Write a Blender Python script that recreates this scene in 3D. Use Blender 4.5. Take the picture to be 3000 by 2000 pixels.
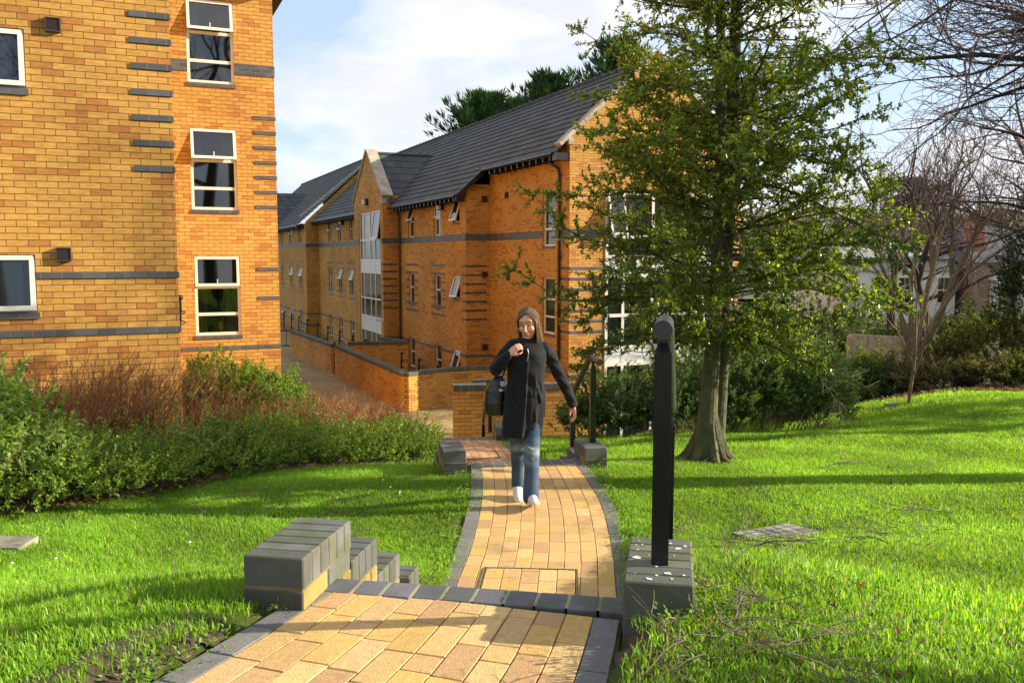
import bpy, math, random
import numpy as np
from mathutils import Vector, Matrix
R = math.radians
random.seed(7); RNG = np.random.default_rng(11)
for o in list(bpy.data.objects): bpy.data.objects.remove(o)
SC = bpy.context.scene; COL = SC.collection

# ------------------------------------------------------------------ camera, sky, sun, exposure
cam = bpy.data.cameras.new('camera'); cam.lens = 31.2; cam.sensor_width = 36; cam.clip_end = 2000; cam.clip_start = .05
camo = bpy.data.objects.new('camera', cam); COL.objects.link(camo)
camo.location = (0, 0, 0); camo.rotation_euler = (R(90-5.49), 0, 0); SC.camera = camo
SUN_AZ, SUN_EL = 5.0, 21.0           # azimuth from +X towards +Y
SUN_STRENGTH, SKY_STRENGTH, EXPOSURE = 5.0, .108, 1.12
sd = bpy.data.lights.new('sun', 'SUN'); sd.energy = SUN_STRENGTH; sd.angle = R(.55); sd.color = (1, .91, .75)
suno = bpy.data.objects.new('sun', sd); COL.objects.link(suno)
sv = Vector((math.cos(R(SUN_AZ))*math.cos(R(SUN_EL)), math.sin(R(SUN_AZ))*math.cos(R(SUN_EL)), math.sin(R(SUN_EL))))
suno.rotation_euler = sv.to_track_quat('Z', 'Y').to_euler(); suno.location = (30, 5, 20)
W = bpy.data.worlds.new('World'); SC.world = W; W.use_nodes = True
nt = W.node_tree; nt.nodes.clear()
def N(nt, t, **k):
    n = nt.nodes.new(t)
    for a, b in k.items():
        if a.startswith('i_'):
            key = a[2:]; key = int(key) if key.isdigit() else key.replace('_', ' ')
            n.inputs[key].default_value = b
        else: setattr(n, a, b)
    return n
def L(nt, a, b): nt.links.new(a, b)
sky = N(nt, 'ShaderNodeTexSky'); sky.sky_type = 'NISHITA'; sky.sun_disc = False
sky.sun_elevation = R(SUN_EL); sky.sun_rotation = R(90-SUN_AZ); sky.air_density = 1.0; sky.dust_density = 1.2
tc = N(nt, 'ShaderNodeTexCoord')
mp = N(nt, 'ShaderNodeMapping'); mp.inputs['Scale'].default_value = (1, 1, 2.3); mp.inputs['Location'].default_value = (4.4, 2.2, .7)
L(nt, tc.outputs['Generated'], mp.inputs[0])
nz = N(nt, 'ShaderNodeTexNoise', i_Scale=2.4, i_Detail=9.0, i_Roughness=.52, i_Distortion=.15); L(nt, mp.outputs[0], nz.inputs[0])
cr = N(nt, 'ShaderNodeValToRGB'); cr.color_ramp.elements[0].position = .475; cr.color_ramp.elements[1].position = .575
L(nt, nz.outputs[0], cr.inputs[0])
nz2 = N(nt, 'ShaderNodeTexNoise', i_Scale=5.0, i_Detail=6.0, i_Roughness=.5); L(nt, mp.outputs[0], nz2.inputs[0])
cc = N(nt, 'ShaderNodeValToRGB'); cc.color_ramp.elements[0].position = .38; cc.color_ramp.elements[1].position = .6
cc.color_ramp.elements[0].color = (3.9, 4.0, 4.3, 1); cc.color_ramp.elements[1].color = (5.0, 5.0, 5.0, 1)
L(nt, nz2.outputs[0], cc.inputs[0])
hz = N(nt, 'ShaderNodeMix', data_type='RGBA'); hz.inputs[0].default_value = .60
hz.inputs[7].default_value = (2.9, 3.6, 4.8, 1); L(nt, sky.outputs[0], hz.inputs[6])
mx = N(nt, 'ShaderNodeMix', data_type='RGBA'); L(nt, cr.outputs[0], mx.inputs[0]); L(nt, hz.outputs[2], mx.inputs[6]); L(nt, cc.outputs[0], mx.inputs[7])
bg = N(nt, 'ShaderNodeBackground', i_Strength=SKY_STRENGTH); L(nt, mx.outputs[2], bg.inputs[0])
wo = N(nt, 'ShaderNodeOutputWorld'); L(nt, bg.outputs[0], wo.inputs[0])
SC.view_settings.view_transform = 'Standard'; SC.view_settings.look = 'None'
SC.view_settings.exposure = EXPOSURE; SC.view_settings.gamma = 1
SC.render.engine = 'CYCLES'
try:
    SC.cycles.transparent_max_bounces = 24; SC.cycles.max_bounces = 6
except Exception: pass

# ------------------------------------------------------------------ helpers
class MB:
    """collects faces of one mesh (verts, faces, uvs, colours)"""
    def __init__(s): s.v = []; s.f = []; s.uv = []; s.c = []; s.m = []
    def poly(s, pts, uv=None, c=None, m=0):
        n = len(s.v); s.v += [tuple(p) for p in pts]; s.f.append(tuple(range(n, n+len(pts))))
        s.uv += (uv if uv else [(0, 0)]*len(pts)); s.c += [c or (1, 1, 1)]*len(pts); s.m.append(m)
    def box(s, lo, hi, rot=None, org=None, c=None, m=0, uvs=1.0, skip=''):
        x0, y0, z0 = lo; x1, y1, z1 = hi
        F = {'b': [(x0, y1, z0), (x1, y1, z0), (x1, y0, z0), (x0, y0, z0)], 't': [(x0, y0, z1), (x1, y0, z1), (x1, y1, z1), (x0, y1, z1)],
             'f': [(x0, y0, z0), (x1, y0, z0), (x1, y0, z1), (x0, y0, z1)], 'k': [(x1, y1, z0), (x0, y1, z0), (x0, y1, z1), (x1, y1, z1)],
             'l': [(x0, y1, z0), (x0, y0, z0), (x0, y0, z1), (x0, y1, z1)], 'r': [(x1, y0, z0), (x1, y1, z0), (x1, y1, z1), (x1, y0, z1)]}
        for k, q in F.items():
            if k in skip: continue
            if k in 'bt': uv = [(p[0], p[1]) for p in q]
            elif k in 'fk': uv = [(p[0], p[2]) for p in q]
            else: uv = [(p[1], p[2]) for p in q]
            if rot is not None or org is not None: q = [tf(p, rot, org) for p in q]
            s.poly(q, uv, c, m)
    def bevbox(s, lo, hi, b, rot=None, org=None, c=None, m=0):
        """box with chamfered vertical and top edges"""
        x0, y0, z0 = lo; x1, y1, z1 = hi
        def ring(i, z): return [(x0+i+b, y0+i, z), (x1-i-b, y0+i, z), (x1-i, y0+i+b, z), (x1-i, y1-i-b, z), (x1-i-b, y1-i, z), (x0+i+b, y1-i, z), (x0+i, y1-i-b, z), (x0+i, y0+i+b, z)]
        rs = [ring(0, z0), ring(0, z1-b), ring(b, z1)]
        if rot is not None or org is not None: rs = [[tf(p, rot, org) for p in r] for r in rs]
        for a, d in zip(rs[:-1], rs[1:]):
            for i in range(8):
                j = (i+1) % 8; s.poly([a[i], a[j], d[j], d[i]], None, c, m)
        s.poly(rs[-1], None, c, m)
    def tube(s, pts, rad, n=8, c=None, m=0, cap=True):
        pts = [Vector(p) for p in pts]; k = len(pts)
        if not hasattr(rad, '__len__'): rad = [rad]*k
        rings = []; up = None
        for i in range(k):
            d = (pts[min(i+1, k-1)]-pts[max(i-1, 0)]).normalized()
            if up is None:
                up = d.cross(Vector((0, 0, 1)));
                if up.length < .1: up = d.cross(Vector((1, 0, 0)))
            up = (up-d*up.dot(d)).normalized(); w = d.cross(up)
            rings.append([pts[i]+(up*math.cos(2*math.pi*j/n)+w*math.sin(2*math.pi*j/n))*rad[i] for j in range(n)])
        for a, b in zip(rings[:-1], rings[1:]):
            for i in range(n):
                j = (i+1) % n; s.poly([a[i], a[j], b[j], b[i]], [(i/n, 0), ((i+1)/n, 0), ((i+1)/n, 1), (i/n, 1)], c, m)
        if cap:
            s.poly(rings[0][::-1], None, c, m); s.poly(rings[-1], None, c, m)
    def ball(s, ctr, r, n=10, k=6, sc=(1, 1, 1), c=None, rot=None):
        P = []
        for i in range(k+1):
            t = math.pi*i/k
            P.append([(r*sc[0]*math.sin(t)*math.cos(2*math.pi*j/n), r*sc[1]*math.sin(t)*math.sin(2*math.pi*j/n), r*sc[2]*math.cos(t)) for j in range(n)])
        P = [[tf(p, rot, ctr) for p in q] for q in P]
        for i in range(k):
            for j in range(n):
                a = (j+1) % n
                if i == 0: s.poly([P[0][0], P[1][j], P[1][a]], None, c)
                elif i == k-1: s.poly([P[i][j], P[k][0], P[i][a]], None, c)
                else: s.poly([P[i][j], P[i+1][j], P[i+1][a], P[i][a]], None, c)
    def build(s, name, mats, parent=None, smooth=False, weld=False, off=None):
        me = bpy.data.meshes.new(name)
        v = s.v if off is None else [(p[0]-off[0], p[1]-off[1], p[2]-off[2]) for p in s.v]
        me.from_pydata(v, [], s.f)
        uvl = me.uv_layers.new(name='UVMap'); uvl.data.foreach_set('uv', np.array(s.uv, 'f').ravel())
        ca = me.color_attributes.new('Col', 'FLOAT_COLOR', 'CORNER')
        c = np.ones((len(s.c), 4), 'f'); c[:, :3] = np.array(s.c, 'f'); ca.data.foreach_set('color', c.ravel())
        if not isinstance(mats, (list, tuple)): mats = [mats]
        for m_ in mats: me.materials.append(m_)
        if max(s.m) > 0: me.polygons.foreach_set('material_index', s.m)
        if weld:
            import bmesh
            bm = bmesh.new(); bm.from_mesh(me); bmesh.ops.remove_doubles(bm, verts=bm.verts, dist=1e-5); bm.to_mesh(me); bm.free()
        if smooth: me.polygons.foreach_set('use_smooth', [True]*len(me.polygons))
        o = bpy.data.objects.new(name, me); COL.objects.link(o)
        if parent is not None: o.parent = parent
        return o
def tf(p, rot, org):
    p = Vector(p)
    if rot is not None: p = rot @ p
    if org is not None: p = p+Vector(org)
    return tuple(p)
def RZ(a): return Matrix.Rotation(a, 3, 'Z')
def tag(o, label=None, cat=None, group=None, kind=None):
    if label: o['label'] = label
    if cat: o['category'] = cat
    if group: o['group'] = group
    if kind: o['kind'] = kind
    return o
def empty(name, loc=(0, 0, 0), rz=0, label=None, cat=None, group=None):
    o = bpy.data.objects.new(name, None); COL.objects.link(o); o.location = loc; o.rotation_euler = (0, 0, rz); o.empty_display_size = .2
    return tag(o, label, cat, group)
def copy_tree(o, parent=None):
    c = o.copy(); COL.objects.link(c); c.parent = parent
    for ch in list(o.children): copy_tree(ch, c)
    return c
def npmesh(name, V, F, mat, parent=None, col=None, uv=None, smooth=False):
    """V (n,3); F (m,k) constant size; col per-corner or per-face colours"""
    me = bpy.data.meshes.new(name); V = np.asarray(V, 'f'); F = np.asarray(F, 'i'); m_, k = F.shape
    me.vertices.add(len(V)); me.vertices.foreach_set('co', V.ravel())
    me.loops.add(m_*k); me.loops.foreach_set('vertex_index', F.ravel())
    me.polygons.add(m_); me.polygons.foreach_set('loop_start', np.arange(m_, dtype='i')*k)
    try: me.polygons.foreach_set('loop_total', np.full(m_, k, 'i'))
    except Exception: pass
    me.update(calc_edges=True); me.validate()
    if col is not None:
        ca = me.color_attributes.new('Col', 'FLOAT_COLOR', 'CORNER')
        col = np.asarray(col, 'f')
        if len(col) == m_: col = np.repeat(col, k, 0)
        c = np.ones((m_*k, 4), 'f'); c[:, :3] = col; ca.data.foreach_set('color', c.ravel())
    if uv is not None:
        u = me.uv_layers.new(name='UVMap'); u.data.foreach_set('uv', np.asarray(uv, 'f').ravel())
    if smooth: me.polygons.foreach_set('use_smooth', np.ones(m_, bool))
    me.materials.append(mat)
    o = bpy.data.objects.new(name, me); COL.objects.link(o)
    if parent is not None: o.parent = parent
    return o

# ------------------------------------------------------------------ materials
def mat(name):
    m = bpy.data.materials.new(name); m.use_nodes = True; t = m.node_tree
    return m, t, t.nodes['Principled BSDF']
def simple(name, col, rough=.6, metal=0, noise=.0, nscale=8, bump=0, spec=.5, bscale=60):
    m, t, b = mat(name); b.inputs['Roughness'].default_value = rough; b.inputs['Metallic'].default_value = metal
    b.inputs['Specular IOR Level'].default_value = spec
    tcx = N(t, 'ShaderNodeTexCoord')
    n = N(t, 'ShaderNodeTexNoise', i_Scale=nscale, i_Detail=5.0); L(t, tcx.outputs['Object'], n.inputs[0])
    r = N(t, 'ShaderNodeMapRange', i_1=.3, i_2=.7, i_3=1-noise, i_4=1+noise); L(t, n.outputs[0], r.inputs[0])
    mm = N(t, 'ShaderNodeVectorMath', operation='SCALE'); mm.inputs[0].default_value = col; L(t, r.outputs[0], mm.inputs[3])
    L(t, mm.outputs[0], b.inputs['Base Color'])
    if bump:
        n2 = N(t, 'ShaderNodeTexNoise', i_Scale=bscale, i_Detail=4.0); L(t, tcx.outputs['Object'], n2.inputs[0])
        bp = N(t, 'ShaderNodeBump', i_Strength=bump, i_Distance=.01); L(t, n2.outputs[0], bp.inputs['Height']); L(t, bp.outputs[0], b.inputs['Normal'])
    return m
def brickmat(name, c1, c2, c3, mortar, w=.225, h=.075, mort=.0052, bumpd=.004, red=.5, rough=.85, noise=.3):
    """bricks laid in metres on the UV map; c3 is the colour of the odd darker red brick"""
    m, t, b = mat(name); b.inputs['Roughness'].default_value = rough; b.inputs['Specular IOR Level'].default_value = .25
    uv = N(t, 'ShaderNodeUVMap')
    bt = N(t, 'ShaderNodeTexBrick', offset=.5, squash=1.0, i_Scale=1.0, i_2=(0, 0, 0, 1), i_1=(1, 1, 1, 1))
    bt.inputs['Color1'].default_value = (0, 0, 0, 1); bt.inputs['Color2'].default_value = (1, 1, 1, 1); bt.inputs['Mortar'].default_value = (.5, .5, .5, 1)
    bt.inputs['Mortar Size'].default_value = mort; bt.inputs['Mortar Smooth'].default_value = .15; bt.inputs['Brick Width'].default_value = w; bt.inputs['Row Height'].default_value = h
    bt.inputs['Bias'].default_value = 0
    L(t, uv.outputs[0], bt.inputs[0])
    rp = N(t, 'ShaderNodeValToRGB'); e = rp.color_ramp.elements
    e[0].position = 0; e[0].color = (*c1, 1); e[1].position = red; e[1].color = (*c2, 1)
    x = rp.color_ramp.elements.new(min(red+.14, .97)); x.color = (*c3, 1)
    x = rp.color_ramp.elements.new(1.0); x.color = (*c3, 1)
    sx = N(t, 'ShaderNodeSeparateXYZ'); L(t, uv.outputs[0], sx.inputs[0])          # a random tone for each brick, from its row and place
    rd_ = N(t, 'ShaderNodeMath', operation='DIVIDE', i_1=h); L(t, sx.outputs[1], rd_.inputs[0]); row = N(t, 'ShaderNodeMath', operation='FLOOR'); L(t, rd_.outputs[0], row.inputs[0])
    pm_ = N(t, 'ShaderNodeMath', operation='MODULO', i_1=2.0); L(t, row.outputs[0], pm_.inputs[0]); pa = N(t, 'ShaderNodeMath', operation='ABSOLUTE'); L(t, pm_.outputs[0], pa.inputs[0])
    sh_ = N(t, 'ShaderNodeMath', operation='MULTIPLY_ADD', i_1=-.5, i_2=.5); L(t, pa.outputs[0], sh_.inputs[0])
    cd = N(t, 'ShaderNodeMath', operation='DIVIDE', i_1=w); L(t, sx.outputs[0], cd.inputs[0]); ca_ = N(t, 'ShaderNodeMath', operation='ADD'); L(t, cd.outputs[0], ca_.inputs[0]); L(t, sh_.outputs[0], ca_.inputs[1])
    cf = N(t, 'ShaderNodeMath', operation='FLOOR'); L(t, ca_.outputs[0], cf.inputs[0]); cx = N(t, 'ShaderNodeCombineXYZ', i_2=.37); L(t, row.outputs[0], cx.inputs[1]); L(t, cf.outputs[0], cx.inputs[0])
    wn = N(t, 'ShaderNodeTexWhiteNoise', noise_dimensions='3D'); L(t, cx.outputs[0], wn.inputs[0]); L(t, wn.outputs[0], rp.inputs[0])
    mp_ = N(t, 'ShaderNodeMapping'); mp_.inputs['Scale'].default_value = (9, 30, 1); L(t, uv.outputs[0], mp_.inputs[0])
    n = N(t, 'ShaderNodeTexNoise', i_Scale=1.0, i_Detail=4.0); L(t, mp_.outputs[0], n.inputs[0])
    n3 = N(t, 'ShaderNodeTexNoise', i_Scale=.6, i_Detail=3.0); L(t, uv.outputs[0], n3.inputs[0])
    ad = N(t, 'ShaderNodeMath', operation='ADD'); L(t, n.outputs[0], ad.inputs[0]); L(t, n3.outputs[0], ad.inputs[1])
    r = N(t, 'ShaderNodeMapRange', i_1=.65, i_2=1.35, i_3=1-noise, i_4=1+noise); L(t, ad.outputs[0], r.inputs[0])
    sc = N(t, 'ShaderNodeVectorMath', operation='SCALE'); L(t, rp.outputs[0], sc.inputs[0]); L(t, r.outputs[0], sc.inputs[3])
    mxx = N(t, 'ShaderNodeMix', data_type='RGBA'); L(t, bt.outputs['Fac'], mxx.inputs[0]); L(t, sc.outputs[0], mxx.inputs[6]); mxx.inputs[7].default_value = (*mortar, 1)
    L(t, mxx.outputs[2], b.inputs['Base Color'])
    n2 = N(t, 'ShaderNodeTexNoise', i_Scale=60.0, i_Detail=3.0); L(t, uv.outputs[0], n2.inputs[0])
    inv = N(t, 'ShaderNodeMath', operation='MULTIPLY_ADD', i_1=-1.0, i_2=1.0); L(t, bt.outputs['Fac'], inv.inputs[0])
    sm = N(t, 'ShaderNodeMath', operation='MULTIPLY_ADD', i_1=.18); L(t, n2.outputs[0], sm.inputs[0]); L(t, inv.outputs[0], sm.inputs[2])
    bp = N(t, 'ShaderNodeBump', i_Strength=1.0, i_Distance=bumpd); L(t, sm.outputs[0], bp.inputs['Height']); L(t, bp.outputs[0], b.inputs['Normal'])
    return m
def colmat(name, rough=.8, bump=.3, bscale=70, noise=.12, nscale=12, spec=.3, moss=None):
    """base colour from the mesh's colour attribute, with fine variation"""
    m, t, b = mat(name); b.inputs['Roughness'].default_value = rough; b.inputs['Specular IOR Level'].default_value = spec
    ca = N(t, 'ShaderNodeVertexColor', layer_name='Col'); g = N(t, 'ShaderNodeNewGeometry')
    n = N(t, 'ShaderNodeTexNoise', i_Scale=nscale, i_Detail=6.0, i_Roughness=.6); L(t, g.outputs['Position'], n.inputs[0])
    r = N(t, 'ShaderNodeMapRange', i_1=.3, i_2=.7, i_3=1-noise, i_4=1+noise); L(t, n.outputs[0], r.inputs[0])
    sc = N(t, 'ShaderNodeVectorMath', operation='SCALE'); L(t, ca.outputs[0], sc.inputs[0]); L(t, r.outputs[0], sc.inputs[3])
    out = sc.outputs[0]
    if moss:
        n3 = N(t, 'ShaderNodeTexNoise', i_Scale=moss[1], i_Detail=5.0, i_Roughness=.65); L(t, g.outputs['Position'], n3.inputs[0])
        rr = N(t, 'ShaderNodeMapRange', i_1=moss[2], i_2=moss[2]+.12, i_3=0.0, i_4=moss[3]); L(t, n3.outputs[0], rr.inputs[0])
        mq = N(t, 'ShaderNodeMix', data_type='RGBA'); L(t, rr.outputs[0], mq.inputs[0]); L(t, out, mq.inputs[6]); mq.inputs[7].default_value = (*moss[0], 1); out = mq.outputs[2]
    L(t, out, b.inputs['Base Color'])
    n2 = N(t, 'ShaderNodeTexNoise', i_Scale=bscale, i_Detail=4.0, i_Roughness=.7); L(t, g.outputs['Position'], n2.inputs[0])
    bp = N(t, 'ShaderNodeBump', i_Strength=bump, i_Distance=.006); L(t, n2.outputs[0], bp.inputs['Height']); L(t, bp.outputs[0], b.inputs['Normal'])
    return m
def leafmat(name, rough=.4, trans=.35, spec=.5, tint=(1.5, 1.35, .5), objrand=False):
    m, t, b = mat(name); b.inputs['Roughness'].default_value = rough; b.inputs['Specular IOR Level'].default_value = spec
    ca = N(t, 'ShaderNodeVertexColor', layer_name='Col'); src = ca.outputs[0]
    if objrand:
        g = N(t, 'ShaderNodeNewGeometry')
        n = N(t, 'ShaderNodeTexNoise', i_Scale=.9, i_Detail=4.0); L(t, g.outputs['Position'], n.inputs[0])
        r = N(t, 'ShaderNodeMapRange', i_1=.3, i_2=.7, i_3=.58, i_4=1.32); L(t, n.outputs[0], r.inputs[0])
        sc = N(t, 'ShaderNodeVectorMath', operation='SCALE'); L(t, src, sc.inputs[0]); L(t, r.outputs[0], sc.inputs[3]); src = sc.outputs[0]
    L(t, src, b.inputs['Base Color'])
    tr = N(t, 'ShaderNodeBsdfTranslucent'); mu = N(t, 'ShaderNodeVectorMath', operation='MULTIPLY'); mu.inputs[1].default_value = tint
    L(t, src, mu.inputs[0]); L(t, mu.outputs[0], tr.inputs[0])
    ms = N(t, 'ShaderNodeMixShader', i_0=trans); L(t, b.outputs[0], ms.inputs[1]); L(t, tr.outputs[0], ms.inputs[2])
    L(t, ms.outputs[0], t.nodes['Material Output'].inputs[0])
    return m
M = {}
M['brick'] = brickmat('orange_brick', (.58, .308, .07), (.53, .262, .056), (.44, .178, .044), (.15, .068, .02), red=.74, mort=.0045)
M['blue'] = brickmat('blue_engineering_brick', (.095, .095, .098), (.075, .077, .082), (.11, .112, .118), (.17, .15, .10), red=.6, rough=.45, noise=.2, bumpd=.002)
M['bluehead'] = brickmat('blue_brick_coping', (.13, .14, .10), (.10, .115, .08), (.09, .09, .085), (.05, .055, .03), w=.075, h=.5, red=.6, rough=.8, noise=.35)
M['roof'] = brickmat('grey_concrete_roof_tile', (.068, .072, .070), (.056, .060, .059), (.085, .088, .083), (.03, .03, .03), w=.33, h=1.0, mort=.004, red=.5, rough=.75, noise=.3, bumpd=.003)
M['stone'] = simple('coping_stone', (.40, .33, .24), .85, noise=.3, nscale=3, bump=.3)
M['white'] = simple('cream_window_paint', (.74, .70, .60), .35, noise=.03)
M['white2'] = simple('white_panel', (.70, .70, .66), .4, noise=.05)
M['black'] = simple('black_gutter_plastic', (.012, .012, .013), .35)
M['gloss'] = simple('black_gloss_paint', (.008, .008, .010), .25, noise=.2, nscale=20, spec=.6)
M['vent'] = simple('dark_brown_plastic', (.05, .035, .03), .5)
M['glass'] = simple('dark_window_glass', (.012, .016, .014), .03, spec=.9)
M['glassblue'] = simple('sky_window_glass', (.02, .024, .028), .02, spec=1.0)
M['lamp'] = simple('lamp_glass', (.62, .50, .34), .3)
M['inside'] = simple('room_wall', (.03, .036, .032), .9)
M['curtain'] = simple('green_curtain', (.06, .085, .05), .9, noise=.3, nscale=14)
M['steel'] = simple('grey_steel', (.25, .25, .25), .4, metal=.8)
M['barkx'] = None
M['dark'] = simple('dark_timber', (.015, .013, .012), .7)
M['bluebrick'] = colmat('blue_brick_blocks', .75, .4, 90, .18, 9, .35, moss=((.075, .085, .03), 7.0, .50, .55))
M['paver'] = colmat('buff_pavers', .88, .7, 150, .17, 55, .2, moss=((.20, .15, .05), 2.3, .56, .38))
M['holly'] = leafmat('holly_leaves', .24, .42, .6, (2.4, 2.1, .5))
M['leaf'] = leafmat('shrub_leaves', .5, .36, .18, (1.9, 1.7, .5))
M['grass'] = leafmat('grass_blades', .5, .5, .3, (1.5, 1.4, .5), objrand=True)
M['bark'] = simple('green_grey_bark', (.075, .075, .028), .9, noise=.4, nscale=9, bump=.8, bscale=25)
M['barkdark'] = simple('dark_bark', (.045, .032, .028), .9, noise=.35, nscale=12, bump=.5)
M['barkpale'] = simple('pale_olive_bark', (.16, .12, .07), .9, noise=.35, nscale=12, bump=.5)
M['twigred'] = leafmat('red_brown_twigs', .7, .1, .2, (1.2, .8, .6))
M['soil'] = simple('soil', (.06, .038, .022), .95, noise=.4, nscale=14, bump=.8, bscale=40)
# glass one can look through
m, t, b = mat('clear_glass'); gl = N(t, 'ShaderNodeBsdfGlossy', i_1=.02); tr = N(t, 'ShaderNodeBsdfTransparent'); tr.inputs[0].default_value = (.75, .82, .78, 1)
fr = N(t, 'ShaderNodeFresnel', i_0=1.52); am = N(t, 'ShaderNodeMath', operation='MULTIPLY_ADD', i_1=1.6, i_2=.06); L(t, fr.outputs[0], am.inputs[0])
ms = N(t, 'ShaderNodeMixShader'); L(t, am.outputs[0], ms.inputs[0]); L(t, tr.outputs[0], ms.inputs[1]); L(t, gl.outputs[0], ms.inputs[2]); L(t, ms.outputs[0], t.nodes['Material Output'].inputs[0]); M['clear'] = m

# ------------------------------------------------------------------ ground, paths and steps
TH = R(23.5); CT, ST = math.cos(TH), math.sin(TH)
def wab(a, b): return (a*CT-b*ST, a*ST+b*CT)          # building axes -> world
ZF, ZP, ZL, ZC = -1.175, -2.0, -2.72, -4.3            # foreground path, middle path, landing, courtyard
D1 = Vector((.18, .984, 0)).normalized(); D2 = Vector((-.18, .984, 0)).normalized(); D3 = Vector((-.10, .99, 0)).normalized()
P1, P2, P3 = Vector((-.115, 3.06, 0)), Vector((.14, 8.57, 0)), Vector((-.66, 13.2, 0))
CL = [(-3.2, -2.6, ZF, .72), (-2.05, -.9, ZF, .70), (-1.2, .5, ZF, .68), (-.70, 1.5, ZF, .65), (-.36, 2.33, ZF, .60), (-.14, 3.06, ZF, .535),
      (.08, 4.40, ZP, .58), (.15, 5.3, ZP, .59), (.205, 6.0, ZP, .59), (.235, 7.0, ZP, .59), (.205, 7.8, ZP, .57), (.14, 8.57, ZP, .55),
      (-.10, 9.9, ZL, .56), (-.42, 11.8, ZL, .56), (-.66, 13.2, ZL, .55), (-.95, 16.2, ZC, .6)]
CLa = np.array(CL)
def pathinfo(x, y):
    """distance to the path's centre line, height and half width there (arrays)"""
    best = np.full(x.shape, 1e9); pz = np.zeros(x.shape); hw = np.zeros(x.shape)
    for a, b in zip(CLa[:-1], CLa[1:]):
        dx, dy = b[0]-a[0], b[1]-a[1]; t = np.clip(((x-a[0])*dx+(y-a[1])*dy)/(dx*dx+dy*dy), 0, 1)
        d = np.hypot(x-a[0]-t*dx, y-a[1]-t*dy); k = d < best
        best = np.where(k, d, best); pz = np.where(k, a[2]+t*(b[2]-a[2]), pz); hw = np.where(k, a[3]+t*(b[3]-a[3]), hw)
    return best, pz, hw
CP = np.array([(-2, -4, -1.2), (3, -4, -1.15), (-1.7, 1.5, -1.19), (-1.1, 2.9, -1.165), (-3.5, 3, -1.38), (-6, 2, -1.5), (-1.1, 4.4, -1.62), (-1, 5.5, -1.98), (-2.2, 5, -1.85), (-3.5, 6.2, -1.92),
    (-5, 6.5, -2.0), (-2.6, 8.3, -2.1), (-.8, 8.5, -2.05), (-.9, 9.9, -2.45), (-.9, 10.7, -2.5), (-2.4, 10, -2.35), (-1.4, 11.8, -2.75), (-1.5, 13.2, -2.85), (-4, 10.4, -2.4), (-6.5, 9.5, -2.5),
    (-8, 6, -2.3), (-5, 13, -2.9), (-3, 14, -3.1), (-2.2, 16, -3.9), (-6, 17, -3.4), (-4.6, 18.6, -4.3), (-3.5, 20, -4.4), (-10, 12, -2.8),
    (.8, 2.8, -1.13), (1.5, 2, -1.12), (3, 3, -1.3), (6, 3, -1.2), (1.0, 4.4, -1.55), (1.2, 6, -1.95), (3, 6, -1.88), (7, 6, -1.8), (1.1, 8.6, -2.08), (2.1, 9.3, -2.15), (5, 9.5, -2.2), (9, 8, -2.0),
    (.7, 11, -2.5), (.5, 12.8, -2.66), (2, 12.6, -2.62), (4, 13, -2.62), (6, 14, -2.65), (7.3, 16.2, -2.72), (12, 16, -2.7), (9, 19, -2.95), (.4, 15, -3.6), (.6, 17, -4.4), (4, 18, -4.2),
    (1.5, 21, -5.0), (3, 24, -5.3), (9, 24, -3.7), (14, 24, -3.3), (20, 18, -2.9), (8, 32, -4.3), (-6, 45, -4.6), (20, 45, -3.3), (40, 40, -3.0), (60, 80, -3.5), (0, 90, -5), (-30, 30, -5), (-40, 80, -5), (-30, 0, -3), (30, -10, -1.5), (40, 15, -2.2), (-5, -15, -1.2)])
def _k(r2): return np.where(r2 > 0, r2*np.log(np.maximum(r2, 1e-9)), 0)
_n = len(CP); _A = np.zeros((_n+3, _n+3)); _x = CP[:, :2]
_A[:_n, :_n] = _k(((_x[:, None]-_x[None])**2).sum(2))+np.eye(_n)*.06; _A[:_n, _n] = 1; _A[:_n, _n+1:] = _x; _A[_n, :_n] = 1; _A[_n+1:, :_n] = _x.T
_w = np.linalg.solve(_A, np.concatenate([CP[:, 2], [0, 0, 0]]))
def terr(x, y, path=True):
    x = np.asarray(x, float); y = np.asarray(y, float); sh = x.shape; xf, yf = x.ravel(), y.ravel()
    h = np.zeros(xf.shape)+_w[_n]+_w[_n+1]*xf+_w[_n+2]*yf
    for i in range(_n): h += _w[i]*_k((xf-_x[i, 0])**2+(yf-_x[i, 1])**2)
    far = np.clip((np.hypot(xf, yf-10)-55)/40, 0, 1); h = h*(1-far)+(-4.2)*far
    h += .02*np.sin(xf*2.1+yf*.7)*np.sin(yf*1.7-xf*.4)*np.clip((yf+1)/3, 0, 1)
    if path:
        d, pz, hw = pathinfo(xf, yf); s = np.clip((d-hw)/.16, 0, 1); s = s*s*(3-2*s)
        h = (pz-.012)*(1-s)+h*s
        h = np.where(d < hw-.03, pz-.10, h)
        for lo_y, hi_y, ax, slo in ((3.1, 4.45, 0, 0), (8.5, 9.95, 0, 0), (13.15, 16.3, 0, 0)):
            k = (d < hw+.0) & (yf > lo_y) & (yf < hi_y); h = np.where(k, h-.12, h)
    a = xf*CT+yf*ST; b = -xf*ST+yf*CT
    k = ((a > 4.2) & (b > 15.0) & (a < 8.5)) | ((a > 2.6) & (b > 19.5) & (a < 8.5)); k &= b < 62
    h = np.where(k, np.minimum(h, ZC-.12), h)
    k2 = (a >= 8.2) & (a < 10.9) & (b > 22.5) & (b < 62); h = np.where(k2, -5.5, h)
    return h.reshape(sh)
def H(x, y): return float(terr(np.array([x]), np.array([y]))[0])
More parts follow.
